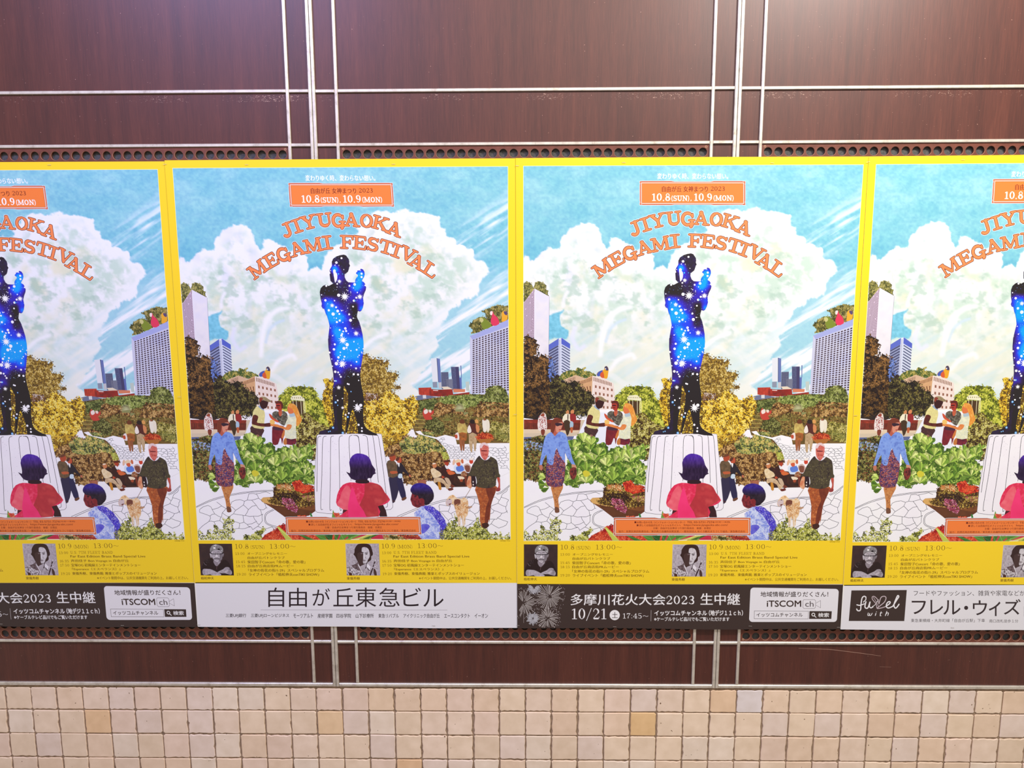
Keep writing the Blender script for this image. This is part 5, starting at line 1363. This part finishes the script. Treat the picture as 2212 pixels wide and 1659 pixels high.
def title(p):
    spec = [('J', 1372.2, 492.8, 25), ('I', 1394.5, 484.7, 19), ('Y', 1421, 476.5, 33), ('U', 1456, 471.5, 34), ('G', 1485.2, 473, 31), ('A', 1515.5, 471.5, 33), ('O', 1547.5, 474, 31), ('K', 1578, 479, 35), ('A', 1608, 491.5, 32),
            ('M', 1301.5, 579, 40), ('E', 1332.5, 559.5, 29), ('G', 1359.6, 547, 31), ('A', 1391.5, 534.5, 33), ('M', 1426.8, 527, 39), ('I', 1458.5, 521, 20), ('F', 1501.3, 520, 29), ('E', 1529.5, 521.5, 30), ('S', 1558, 525, 28), ('T', 1587, 531, 31), ('I', 1608.6, 539, 20), ('V', 1634, 546.5, 33), ('A', 1652.5, 563, 33), ('L', 1679.5, 580, 30)]
    H = 29.0
    for extra, col in ((4.0, (250, 252, 252)), (2.3, (98, 38, 34)), (0, (248, 142, 84))):
        p.layer += 1; p.grp = []
        for ch, cx, cy, w in spec:
            gw, st = G(ch)
            a = math.asin(max(-1, min(1, (cx - 1490.5) / 326.0)))
            ca, sa = math.cos(a), math.sin(a)
            for kind, pts in st:
                P = np.array(pts)
                lx = (P[:, 0] / gw - .5) * w * 1.06; ly = -(P[:, 1] - .5) * H
                Q = np.stack([cx + lx * ca - ly * sa, cy + lx * sa + ly * ca], 1)
                p.stroke(Q, (5.7 if kind == 'T' else 3.3) + extra, col, up=False, cap=len(pts) != 2 or kind == 't' or ch in 'AVGJS')
        p.flush(col)

def paint_portraits(p):
    q = lambda s_: S(s_)
    p.bounds = ((1175.9, 1245.2), lambda y: (1131.6 + 0 * y, 1204.7 - (y - 1176) * .004))
    # first portrait: person with bandana and glasses, arms crossed
    p.mottle(q('p 215,200 1560,205 1555,1480 215,1470'), [(64, 46, 44), (58, 42, 44), (70, 50, 46)], 6)
    p.poly(q('p 300,1470 340,1000 480,850 720,800 900,1150 1150,860 1330,900 1440,1100 1500,1470'), (44, 30, 30), 2)
    G1 = [(176, 168, 176), (206, 200, 206), (150, 142, 150)]
    p.mottle(q('p 760,880 1050,900 1000,1000 900,1100 820,1060'), [(140, 130, 138), (180, 172, 180)], 2, 2)
    p.mottle(q('p 690,560 740,500 900,460 1080,490 1130,570 1130,780 1060,880 930,935 830,900 740,780 690,650'), G1, 1.6, 3, scale=.3)
    p.mottle(q('p 1040,600 1130,600 1130,780 1060,880 960,930 1020,800'), [(126, 118, 124), (150, 142, 148)], 2, 2)
    p.mottle(q('p 670,560 650,460 700,320 800,250 910,230 1040,260 1150,320 1190,420 1180,540 1120,560 1080,500 900,450 760,490'), [(120, 116, 120), (160, 158, 160), (100, 92, 96), (200, 200, 200)], 1.4, 2, scale=.4)
    p.poly(q('p 790,330 840,350 890,320 870,380 900,430 850,410 790,410 810,370'), (245, 245, 245)); p.poly(q('p 980,390 1060,400 1060,460 960,450'), (40, 34, 38)); p.poly(q('p 1110,460 1160,480 1130,510'), (240, 240, 240))
    p.poly(q('p 800,270 900,235 960,265 860,290'), (226, 224, 226))
    p.stroke(q('p 660,560 720,610 880,610 910,640 940,610 1110,610 1180,570'), 1.7, (34, 26, 34)); p.stroke(q('p 730,620 740,690 850,690 880,630'), .5, (90, 80, 90)); p.stroke(q('p 950,630 970,690 1080,690 1110,620'), .5, (90, 80, 90))
    p.stroke(q('p 780,540 840,530 880,545'), 1.0, (80, 70, 76)); p.stroke(q('p 960,545 1010,530 1060,545'), 1.0, (80, 70, 76))
    p.poly(q('p 890,640 930,640 960,740 850,740'), (224, 218, 222), 2); p.stroke(q('p 850,750 900,760 970,745'), .9, (90, 80, 88))
    p.stroke(q('p 800,815 900,800 1010,810'), 1.8, (70, 60, 66)); p.stroke(q('p 840,850 960,850'), .7, (120, 110, 116))
    p.poly(q('p 635,600 680,610 700,750 665,755'), (200, 194, 200), 2); p.poly(q('p 1140,620 1210,600 1160,740'), (140, 130, 136), 2)
    p.mottle(q('p 300,1260 380,1210 560,1220 640,1230 780,1290 900,1360 1000,1400 1030,1475 680,1475 600,1430 350,1465 290,1380'), [(196, 188, 200), (170, 162, 172), (214, 206, 214)], 2, 2, scale=.3)
    p.mottle(q('p 890,1340 1130,1230 1230,1150 1340,1145 1410,1190 1390,1220 1470,1290 1475,1400 1420,1450 1200,1390 1000,1385'), [(186, 178, 188), (150, 142, 150), (206, 198, 206)], 2, 2, scale=.3)
    for y in (1275, 1330, 1390, 1440): p.stroke(q(f'p 300,{y} 350,{y - 20} 410,{y - 10}'), .6, (90, 80, 90))
    for x in (1340, 1380, 1430): p.stroke(q(f'p {x},1210 {x + 20},1300 {x},1400'), .6, (100, 90, 98))
    p.stroke(q('p 370,960 420,1040 480,1060'), .6, (140, 130, 136)); p.leaves(q('p 420,850 620,840 600,1000 450,960'), [(90, 80, 84), (60, 46, 50)], 26, .8)
    p.stroke(q('p 880,1120 875,1230'), .8, (110, 80, 84))
    p.bounds = ((1176.1, 1245.5), lambda y: (1453.0 - (y - 1176) * .027, 1526.5 - (y - 1176) * .027))
    # second portrait: long-haired person holding a reed pipe
    p.mottle(q('q 240,205 1595,205 1560,1485 205,1485'), [(176, 166, 176), (196, 188, 196), (160, 150, 158), (206, 200, 206)], 2, scale=.3)
    p.mottle(q('q 205,1150 420,1080 600,1020 680,940 760,1000 1070,980 1150,1080 1250,1160 1300,1400 1290,1485 205,1485'), [(200, 190, 200), (150, 138, 146), (222, 216, 222), (110, 96, 100)], 2, scale=.35)
    p.mottle(q('q 420,1080 600,1020 690,930 730,1120 800,1290 640,1280 560,1240 480,1160'), [(84, 64, 66), (130, 112, 116), (70, 52, 54)], 2, scale=.4)
    p.leaves(q('q 230,1200 500,1180 740,1300 760,1480 230,1480'), [(240, 236, 240), (90, 76, 80), (60, 40, 40), (216, 210, 216)], 120, 1.6)
    p.poly(q('q 300,1360 420,1390 430,1485 300,1485'), (76, 44, 36))
    p.poly(q('q 540,640 580,560 600,420 690,280 800,215 1100,210 1240,280 1290,420 1325,600 1300,680 1250,720 1230,860 1080,960 1070,1000 900,1080 760,1100 700,960 610,740'), (58, 36, 34), 3)
    p.mottle(q('q 880,560 890,400 930,355 1050,350 1150,420 1190,560 1190,720 1100,860 1060,960 930,1010 900,960 900,800 940,640'), [(196, 190, 196), (220, 216, 220), (176, 168, 176)], 1.6, 2, scale=.2)
    p.poly(q('q 700,600 880,540 930,640 920,800 890,960 900,1080 780,1130 720,1000 690,800'), (74, 52, 50), 2)
    p.stroke(q('q 890,545 950,580'), 1.3, (46, 30, 36)); p.stroke(q('q 1000,580 1060,575 1120,590'), 1.2, (56, 40, 46)); p.poly(q('q 1010,610 1060,600 1110,630 1050,645'), (70, 56, 62), 2); p.poly(q('q 830,590 880,580 900,610 850,630'), (120, 100, 104), 2)
    p.poly(q('q 940,610 975,600 1000,760 940,810 920,780'), (226, 222, 226), 2); p.stroke(q('q 1000,740 1040,810'), .8, (110, 98, 104))
    p.poly(q('q 910,850 960,860 1020,880 960,900 910,880'), (140, 124, 130), 2); p.stroke(q('q 910,890 1010,890'), .7, (70, 54, 60)); p.stroke(q('q 920,930 980,920'), .6, (150, 138, 144))
    p.mottle(q('q 780,1130 900,1060 1060,980 1050,1080 990,1180 920,1220 860,1400 800,1290'), [(196, 188, 196), (170, 160, 168)], 2, 2)
    p.stroke(q('q 690,1040 780,1230 860,1400'), 1.2, (238, 234, 240)); p.stroke(q('q 1060,980 1040,1090 990,1190'), 2.2, (60, 46, 52)); p.poly(q('q 1070,990 1190,1130 1150,1290 1050,1170 1030,1120'), (236, 232, 238)); p.stroke(q('q 1060,1180 1140,1290'), 1.6, (60, 48, 54)); p.stroke(q('q 860,1400 930,1230'), .8, (120, 106, 112)); p.stroke(q('q 870,1400 860,1480'), .6, (120, 106, 112))
    p.stroke(q('q 1160,1460 1290,1160 1390,900'), 2.6, (54, 34, 36)); p.stroke(q('q 1385,920 1410,850'), 1.2, (240, 238, 240))
    p.mottle(q('q 1330,1020 1420,1040 1490,1130 1540,1250 1460,1360 1400,1300 1310,1190 1230,1180 1290,1140 1340,1110'), [(206, 198, 206), (176, 168, 176), (226, 222, 226)], 2, 2)
    p.stroke(q('q 1340,1060 1400,1080 1450,1140'), .6, (110, 96, 104)); p.stroke(q('q 1300,1140 1400,1180 1470,1220'), .7, (110, 96, 104)); p.poly(q('q 1320,1200 1400,1290 1420,1485 1330,1485 1300,1330'), (78, 54, 48), 2)
    p.bounds = None

def schedule(p):
    c = (110, 76, 20)
    slab(p, '10.8', 607, 145, 782, 206, INK, 'g', .10, .05); slab(p, '(SUN)', 795, 163, 975, 206, INK, 'g', .10, .06); slab(p, '13:00~', 1027, 145, 1350, 206, INK, 'g', .10, .05)
    for i, (tm, y) in enumerate((('13:00', 248), ('15:45', 347), ('18:15', 397), ('19:20', 497))):
        slab(p, tm, 608, y, 726, y + 31, c, 'g', .12, .08)
    T = lambda s_, x0, y0, x1, y1, fr='g', **k: text(p, s_, x0, y0, x1, y1, c, fr, serif=k.get('serif', .12))
    T('オープニングセレモニー', 757, 248, 1237, 279); T('自由が丘バトンクラブ', 757, 297, 1205, 330)
    T('柴田智子Concert「命の歌、愛の歌」', 753, 345, 1450, 384); T('自由が丘商店街PRムービー', 753, 395, 1308, 430)
    T('「女神の街花の街/1-29」スペシャルプログラム', 753, 446, 1672, 484); T('ライブイベント「植松伸夫conTIKI SHOW」', 757, 495, 1605, 534)
    T('植松伸夫', 175, 541, 332, 575); T('東儀秀樹', 1941, 545, 2097, 580)
    slab(p, '10.9', 392, 143, 565, 204, INK, 'h', .10, .05); slab(p, '(MON)', 582, 160, 775, 204, INK, 'h', .10, .06); slab(p, '13:00~', 828, 140, 1145, 201, INK, 'h', .10, .05)
    for tm, x, y in (('13:00', 395, 240), ('16:35', 390, 341), ('17:50', 388, 391), ('19:20', 385, 493)):
        slab(p, tm, x, y, x + 117, y + 31, c, 'h', .12, .08)
    slab(p, 'U.S. 7TH FLEET BAND', 537, 236, 1060, 268, c, 'h', .12, .07)
    T('Far East Edition Brass Band Special Live', 533, 285, 1452, 322, 'h'); T('斉田佳子 Bon Voyage in 自由が丘', 530, 336, 1240, 374, 'h')
    T('宝塚OG 初風緑エンターテインメントショー', 527, 387, 1377, 424, 'h'); T('『Esperance（エスペランス）』', 530, 437, 1125, 474, 'h')
    T('東儀秀樹、東儀典親: 雅楽とポップスのイリュージョン', 527, 488, 1562, 524, 'h'); T('※イベント期間中は、公共交通機関をご利用の上、お越しください。', 825, 543, 1940, 580, 'h', serif=.05)
    text(p, '©KEIJI ITO', 1837, 106, 1957, 119, (110, 90, 40), 'h')

def paint_poster():
    p = Print(3)
    # sheet
    def fn(x, y): return np.tile(np.array(YEL, float), (len(x), 1))
    p.poly(S('P 1114,341.5 1495,339.2 1884,338 1870,560 1854,820 1840,1080 1829.5,1262 1117,1262'), YEL)
    p.poly(PIC + np.array([(-.8, -.8), (.8, -.8), (.9, 0), (.9, 0), (.8, .8), (-.8, .8)]), (250, 246, 190))
    p.bounds = ((356.2, 1167.6), lambda y: (1130.8 + (y - 359) * .0011, np.interp(y, [356, 600, 880, 1167], [1865, 1848.8, 1831.6, 1815])))
    paint_sky(p); paint_city(p); paint_trees(p); paint_paving(p); paint_small_people(p); paint_trio(p); paint_plants(p); paint_statue(p); paint_front(p)
    p.bounds = None
    ticket(p, 'P', 1382, 391.5, 1610, 443, .1)
    text(p, '変わりゆく時、変わらない想い。', 1420, 374, 1573, 387, (252, 254, 255), serif=.25)
    text(p, '自由が丘 女神まつり', 1430, 402, 1529, 414.5, (122, 42, 28), serif=.2); slab(p, '2023', 1534.5, 402.5, 1566.5, 412.5, (122, 42, 28), T=.14, t=.08)
    slab(p, '10.8', 1407, 417.5, 1448.5, 434, (255, 252, 246), T=.17, t=.09); slab(p, '(SUN)', 1449, 422.5, 1490, 434, (255, 252, 246), T=.19, t=.12); slab(p, ',', 1490.5, 424, 1495, 433, (255, 252, 246), T=.2, t=.12)
    slab(p, '10.9', 1498, 417.5, 1539, 434, (255, 252, 246), T=.17, t=.09); slab(p, '(MON)', 1540, 422, 1586, 433.5, (255, 252, 246), T=.19, t=.12)
    title(p)
    ticket(p, 'P', 1326, 1118.5, 1621, 1156, .1)
    c = (120, 40, 20)
    p.poly(S('i 418,180 446,180 446,208 418,208'), c); p.poly(S('i 452,226 478,226 478,252 452,252'), c)
    for s_, x0, y0, x1, y1 in (('お問い合わせ先（インフォメーションセンター）', 455, 178, 1170, 212), ('TEL 03-5731-7274', 1205, 178, 1605, 208), ('(10:30〜18:00)', 1612, 180, 1845, 206),
                               ('詳しくは自由が丘オフィシャルサイトへ', 490, 222, 1110, 256), ('https://www.jiyugaoka-abc.com/', 1155, 220, 1810, 256),
                               ('主催：自由が丘女神まつり実行委員会　後援：目黒区', 695, 266, 1560, 298), ('協力：目黒区商店街連合会／東京商工会議所目黒支部／一般社団法人 めぐろ観光まちづくり協会／東急株式会社', 180, 314, 2070, 346)):
        text(p, s_, x0, y0, x1, y1, c, 'i', serif=.08)
    paint_portraits(p); schedule(p)
    return p

# ================================================================ footers, one per sponsor
BLK = (66, 52, 48); PALE = (238, 237, 242)

def wavy(x0, y0, x1, y1, amp, seed, n=14):
    rs = np.random.RandomState(seed); ph = rs.uniform(0, 6.28)
    return [(x0 + (x1 - x0) * i / n, y0 + (y1 - y0) * i / n + amp * math.sin(ph + i * 6.28 / n * 1.3) * math.sin(math.pi * i / n)) for i in range(n + 1)]

def firework(p, x, y, r, n, col, dots=True, seed=0):
    rs = np.random.RandomState(seed); p.layer += 1; p.grp = []; dd = []
    for k in range(n):
        a = 2 * math.pi * (k + rs.uniform(-.3, .3)) / n; R = r * rs.uniform(.6, 1.0)
        r0 = R * rs.uniform(.1, .4)
        P = np.array([[x + r0 * math.cos(a), y + r0 * math.sin(a)], [x + R * math.cos(a), y + R * math.sin(a)]])
        if P[:, 0].min() < 1118 or P[:, 1].min() < 1262.6 or P[:, 1].max() > 1356: continue
        p.stroke(P, [.45, 1.0], col, up=False)
        if dots:
            for q in range(2):
                R2 = r * rs.uniform(.85, 1.12); b = a + rs.normal(0, .12)
                dd.append((x + R2 * math.cos(b), y + R2 * math.sin(b)))
    p.flush(col)
    for a, b in dd:
        if a > 1118 and 1263 < b < 1356: p.disc(a, b, .55, (206, 196, 196), up=False, m=6)

def footer_fireworks():
    p = Print(8)
    low = wavy(1117.3, 1357.2, 1822, 1359.2, 1.6, 2)[::-1]
    p.poly(np.array([(1117, 1261.2), (1300, 1262.0), (1560, 1262.3), (1700, 1262.2), (1829, 1262.8)] + low), BLK)
    f = lambda a, b: S(f'g {a},{b}')[0]
    GR = (206, 198, 194)
    for (a, b, r, n, dn, sd) in ((172, 845, 30, 44, 1, 1), (480, 760, 33, 46, 1, 2), (460, 1025, 26, 40, 1, 3), (297, 660, 16, 60, 0, 4), (282, 1030, 15, 60, 0, 5)):
        o = f(a, b); firework(p, o[0], o[1], r, n, GR if dn else (190, 190, 196), bool(dn), sd)
    p.stroke(S('g 172,900 172,1080'), .8, (150, 140, 138))
    p.poly(S('P 1100,1255 1116.9,1255 1117.2,1362 1100,1362'), PALE) if False else None
    w = (250, 249, 250)
    text(p, '多摩川花火大会', 735, 735, 1865, 870, w, 'g', serif=.35, fat=.12)
    slab(p, '2023', 1868, 755, 2222, 860, w, 'g', .145, .07)
    text(p, '生中継', 295, 728, 765, 868, w, 'h', serif=.35, fat=.12)
    slab(p, '10/21', 735, 905, 1170, 1040, w, 'g', .13, .05)
    o = f(1260, 988); p.disc(o[0], o[1], 11, w, m=28); text(p, '土', 1228, 952, 1296, 1022, BLK, 'g', fat=.1)
    slab(p, '17:45~', 1350, 965, 1665, 1030, w, 'g', .12, .06)
    p.stroke(S('g 1695,930 1692,1060'), .7, (200, 192, 192))
    text(p, 'イッツコムチャンネル', 1735, 935, 2362, 995, w, 'g', fat=.28); text(p, '（地デジ１１ｃｈ）', 395, 930, 800, 995, w, 'h', fat=.28)
    text(p, '※ケーブルテレビ品川でもご覧いただけます', 1732, 1012, 2630, 1060, w, 'g', fat=.14)
    # white channel box
    c = []
    for cx, cy, a in ((1905, 715, -90), (1885, 1030, 0), (915, 1030, 90), (930, 700, 180)):
        r = 40
        c += [(cx + r * math.cos(math.radians(a + k * 15)), cy + r * math.sin(math.radians(a + k * 15))) for k in range(7)]
    p.poly(S('h ' + ' '.join(f'{a},{b}' for a, b in c)), (240, 239, 244))
    text(p, '地域情報が盛りだくさん！', 1012, 708, 1820, 770, BLK, 'h', fat=.16)
    text(p, 'iTSCOM', 1088, 815, 1495, 888, BLK, 'h', fat=.42)
    p.stroke(S('h 1530,803 1655,803 1670,818 1668,895 1652,910 1530,910 1517,895 1518,818 1530,803'), .7, (110, 100, 104))
    text(p, 'ch', 1545, 822, 1645, 888, (96, 88, 90), 'h', fat=.1)
    p.stroke(S('h 1672,846 1728,814 1728,902 1670,868'), .6, (110, 100, 104))
    p.stroke(S('h 937,938 1585,942 1580,1034 935,1031 937,938'), .7, (90, 80, 84))
    text(p, 'イッツコムチャンネル', 962, 962, 1515, 1010, BLK, 'h', fat=.14)
    p.poly(S('h 1596,940 1863,942 1857,1034 1592,1034'), BLK)
    o = S('h 1642,982')[0]; p.disc(o[0], o[1], 3.9, w, m=16); p.disc(o[0], o[1], 2.3, BLK, m=16); p.stroke(S('h 1655,997 1675,1016'), 1.5, w)
    text(p, '検索', 1700, 962, 1828, 1013, w, 'h', fat=.14)
    return p

def footer_building(ox, oz):
    p = Print(9); p.ox, p.oz = ox, oz
    low = wavy(427.3, 1354.6, 1117.2, 1357.0, 2.2, 5)[::-1]
    p.poly(np.array([(421.5, 1258.6), (640, 1258.4), (900, 1259.2), (1117.3, 1260.3)] + low), PALE)
    c = (44, 32, 38)
    text(p, '自由が丘東急', 990, 662, 2560, 897, c, 'k', fat=.12) if False else None
    for s_, x0, y0, x1, y1, fr in (('自', 990, 662, 1180, 895, 'k'), ('由', 1238, 665, 1452, 895, 'k'), ('が', 1518, 672, 1728, 880, 'k'), ('丘', 1768, 668, 2012, 888, 'k'), ('東', -70, 662, 180, 895, 'l'), ('急', 212, 665, 460, 892, 'l'), ('ビ', 503, 665, 715, 886, 'l'), ('ル', 742, 683, 985, 892, 'l')):
        text(p, s_, x0, y0, x1, y1, c, fr)
    p.stroke(S('k 900,930 l 1028,932'), .5, (110, 100, 106))
    for s_, x0, x1, fr in (('三菱UFJ銀行', 482, 725, 'k'), ('三菱UFJローンビジネス', 783, 1238, 'k'), ('モーツアルト', 1290, 1525, 'k'), ('産経学園', 1580, 1755, 'k'), ('四谷学院', 1805, 1980, 'k'),
                           ('山下診療所', -67, 150, 'l'), ('東急リバブル', 205, 450, 'l'), ('アイクリニック自由が丘', 505, 938, 'l'), ('エースコンタクト', 992, 1298, 'l'), ('イーオン', 1355, 1515, 'l')):
        text(p, s_, x0, 974, x1, 1025, c, fr, fat=.08)
    return p

def footer_shop(ox, oz):
    p = Print(10); p.ox, p.oz = ox, oz
    x1, y1 = 2500, 1364
    low = wavy(1815.4, 1358.9, x1, y1, 1.6, 9)[::-1]
    p.poly(np.array([(1822.8, 1262.8), (2000, 1261.8), (2212, 1262.2), (2511, 1263.5)] + low), PALE)
    p.poly(S('m 147,690 808,685 778,1056 115,1055'), BLK)
    w = (248, 247, 250); r = (206, 190, 196)
    K = lambda s_, wd, c=w: p.stroke(S('m ' + s_), wd * 1.4, c, cur=6)
    K('320,770 300,760 275,780 262,850 258,910 245,932 220,930 210,912', 1.7); K('212,862 250,868 300,850', 1.6); K('320,770 318,800 290,830', 1.3)
    K('320,825 308,880 320,902 345,895 368,830', 1.8); K('370,828 362,880 380,898 405,885', 1.6)
    K('400,880 430,860 470,800', .8)
    K('450,900 440,850 400,800 395,768 420,762 460,800 475,850', 1.1, r); K('475,850 500,775 540,760 560,780 540,830 480,880 455,905 500,900 560,880 600,850', 1.3, r); K('408,770 440,820 470,880', .7, r)
    K('560,880 600,850 610,830 590,825 568,850 565,885 590,900 640,880', 1.7); K('640,880 690,800 712,765 700,752 680,790 655,860 668,900 690,890 715,855', 1.8)
    K('348,958 342,985 355,990 366,965 364,988 380,988 395,962', 1.0); K('440,962 432,990', 1.1); K('445,945 446,946', 1.1); K('502,945 490,988 500,992', 1.1); K('488,960 515,958', .7); K('570,940 552,992', 1.1); K('556,975 575,958 590,962 580,990', 1.0)
    c = (58, 46, 48)
    text(p, 'フードやファッション、雑貨や家電などが揃う', 890, 690, 2350, 755, c, 'm')
    for s_, x0, y0, xx, yy in (('フ', 868, 815, 1035, 972), ('レ', 1090, 805, 1240, 975), ('ル', 1245, 808, 1448, 978), ('ウ', 1597, 810, 1765, 985), ('ィ', 1788, 825, 1925, 995), ('ズ', 1968, 795, 2165, 978)):
        text(p, s_, x0, y0, xx, yy, c, 'm', fat=.25)
    o = S('m 1516,898')[0]; p.disc(o[0], o[1], 4.4, c, m=20)
    p.poly(S('m 2206,880 2600,880 2600,1000 2206,1000'), c)
    text(p, '東急東横線・大井町線「自由が丘駅」下車', 857, 1028, 1740, 1070, c, 'm'); text(p, '南口改札徒歩１分', 1792, 1035, 2138, 1075, c, 'm')
    return p

def origin(u, v, dy=0.0):
    a, b = back(u, v, YP + dy); return float(a), float(b)

main_print = paint_poster()
fw = footer_fireworks()

def paper(parent, corners):
    """the sheet itself, a hair behind the print, with a visible thickness."""
    v = [(x, y, z) for y in (0.0003, 0.00004) for x, z in corners]
    n = len(corners)
    f = [tuple(range(n))[::-1], tuple(range(n, 2 * n))] + [(i, (i + 1) % n, n + (i + 1) % n, n + i) for i in range(n)]
    return mesh_obj('paper_sheet', v, f, M_SHEET, parent)

M_SHEET = plain('white_poster_paper', (236, 234, 228), 0.5, 0.3)

def local(pts, o, ang):
    out = []
    for u, v in pts:
        x, z = origin(u, v); x -= o[0]; z -= o[1]
        out.append((x, z))
    return out

P3O = (OX, OZ)
P3C = local([(1114, 341.5), (1117.1, 1355.5), (1822.5, 1357.8), (1884, 338)], P3O, 0)
P2O = origin(355.4, 346.3, .0015); P4O = origin(1877, 338, -.0015)
P1O = (P2O[0] - 0.7265, P2O[1] - 0.0018)
def edge_angle(top, bot):
    a = origin(*top); b = origin(*bot)
    return math.atan2(b[0] - a[0], a[1] - b[1])
A3 = edge_angle((1114, 341.5), (1117.2, 1356.7))
A2 = edge_angle((355.4, 346.3), (427, 1354.3))
A4 = edge_angle((1877, 338), (1815.6, 1358.9))

specs = [
    (P1O, A2, 0.003, 'yellow bordered festival poster cropped by the left edge, black footer below it'),
    (P2O, A2, 0.0015, 'yellow bordered festival poster with a plain white footer in large black characters'),
    (P3O, A3, 0.0, 'yellow bordered festival poster with a black fireworks footer, right of the white footer one'),
    (P4O, A4, -0.0015, 'yellow bordered festival poster at the right edge, black logo box in white footer'),
]
print_mesh = None
posters = []
for i, (o, a, dy, lab) in enumerate(specs):
    t = empty('festival_poster', (o[0], YP + dy, o[1]), label=lab, category='poster', group='festival posters in a row on the wall')
    t.rotation_euler = (0, -(a - A3), 0)
    posters.append(t)
    if print_mesh is None:
        po = main_print.build('printed_picture', t, M_PAPER); print_mesh = po.data
    else:
        po = bpy.data.objects.new('printed_picture', print_mesh); COL.objects.link(po); po.parent = t
    paper(t, P3C)

ff = fw.build('printed_footer', posters[2], M_PAPER)
f1 = ff.copy(); COL.objects.link(f1); f1.parent = posters[0]

def add_footer(fn, t, o, a):
    p = fn(*o)
    # undo the poster's own small turn so that the print lands where it was read
    ca, sa = math.cos(a - A3), math.sin(a - A3)
    for P in p.v:
        x, z = P[:, 0].copy(), P[:, 2].copy()
        # inverse of a turn by -(a - A3) about Y
        P[:, 0] = ca * x + sa * z
        P[:, 2] = -sa * x + ca * z
    p.build('printed_footer', t, M_PAPER)
add_footer(footer_building, posters[1], P2O, A2)
add_footer(footer_shop, posters[3], P4O, A4)

# staples
def staple_mesh():
    v, f = [], []
    w, r = 0.0036, 0.00034
    path = [(-w, 0.0004), (-w, -0.0003), (-w * .85, -0.0005), (w * .85, -0.0005), (w, -0.0003), (w, 0.0004)]
    for x, y in path:
        for k in range(4):
            a = math.pi / 2 * k + .78
            v.append((x, y + r * math.cos(a) * .7, r * math.sin(a) * 1.2))
    for i in range(5):
        for k in range(4):
            f.append((i * 4 + k, i * 4 + (k + 1) % 4, (i + 1) * 4 + (k + 1) % 4, (i + 1) * 4 + k))
    me = bpy.data.meshes.new('staple'); me.from_pydata(v, [], f); me.materials.append(M_STAPLE); me.update()
    return me
SM = staple_mesh()
bpy.context.view_layer.update()
LT = main_print.top * LAYER
for i, u, v, a in ((0, 107, 356.5, 0), (1, 356.5, 354.8, .02), (0, 265, 1350.3, .03), (0, 3, 1347.3, .06), (1, 533, 355.8, 0), (1, 850, 354.6, 0), (1, 645, 1353.2, .05), (1, 937, 1350.8, .1), (1, 429.5, 1348.8, .05), (1, 388, 857, 0),
                   (2, 1117.5, 358.2, .1), (2, 1347.5, 351, 0), (2, 1668, 352.2, .1), (2, 1327.7, 1353.3, .05), (2, 1620.5, 1352, .06), (3, 1811, 1354.5, .06), (2, 1113, 895, 0), (3, 1848, 897.5, 0), (3, 1875, 350, -.12), (3, 2080, 345.5, 0), (3, 2057, 1355, .05), (1, 1119, 1350.3, .05), (2, 1800, 897, 0)):
    if (i, u) == (2, 1800): continue
    o = bpy.data.objects.new('staple', SM); COL.objects.link(o)
    x, z = origin(u, v, specs[i][2])
    o.parent = posters[i]
    o.matrix_parent_inverse = Matrix.Identity(4)
    t = posters[i]
    q = t.matrix_world.inverted() @ Vector((x, t.location.y, z))
    o.location = (q.x, -LT - 0.0001, q.z)
    o.rotation_euler = (0, a - t.rotation_euler.y, 0)
print('layers', main_print.top, main_print.top * LAYER, 'tris', sum(len(x) for x in main_print.t))
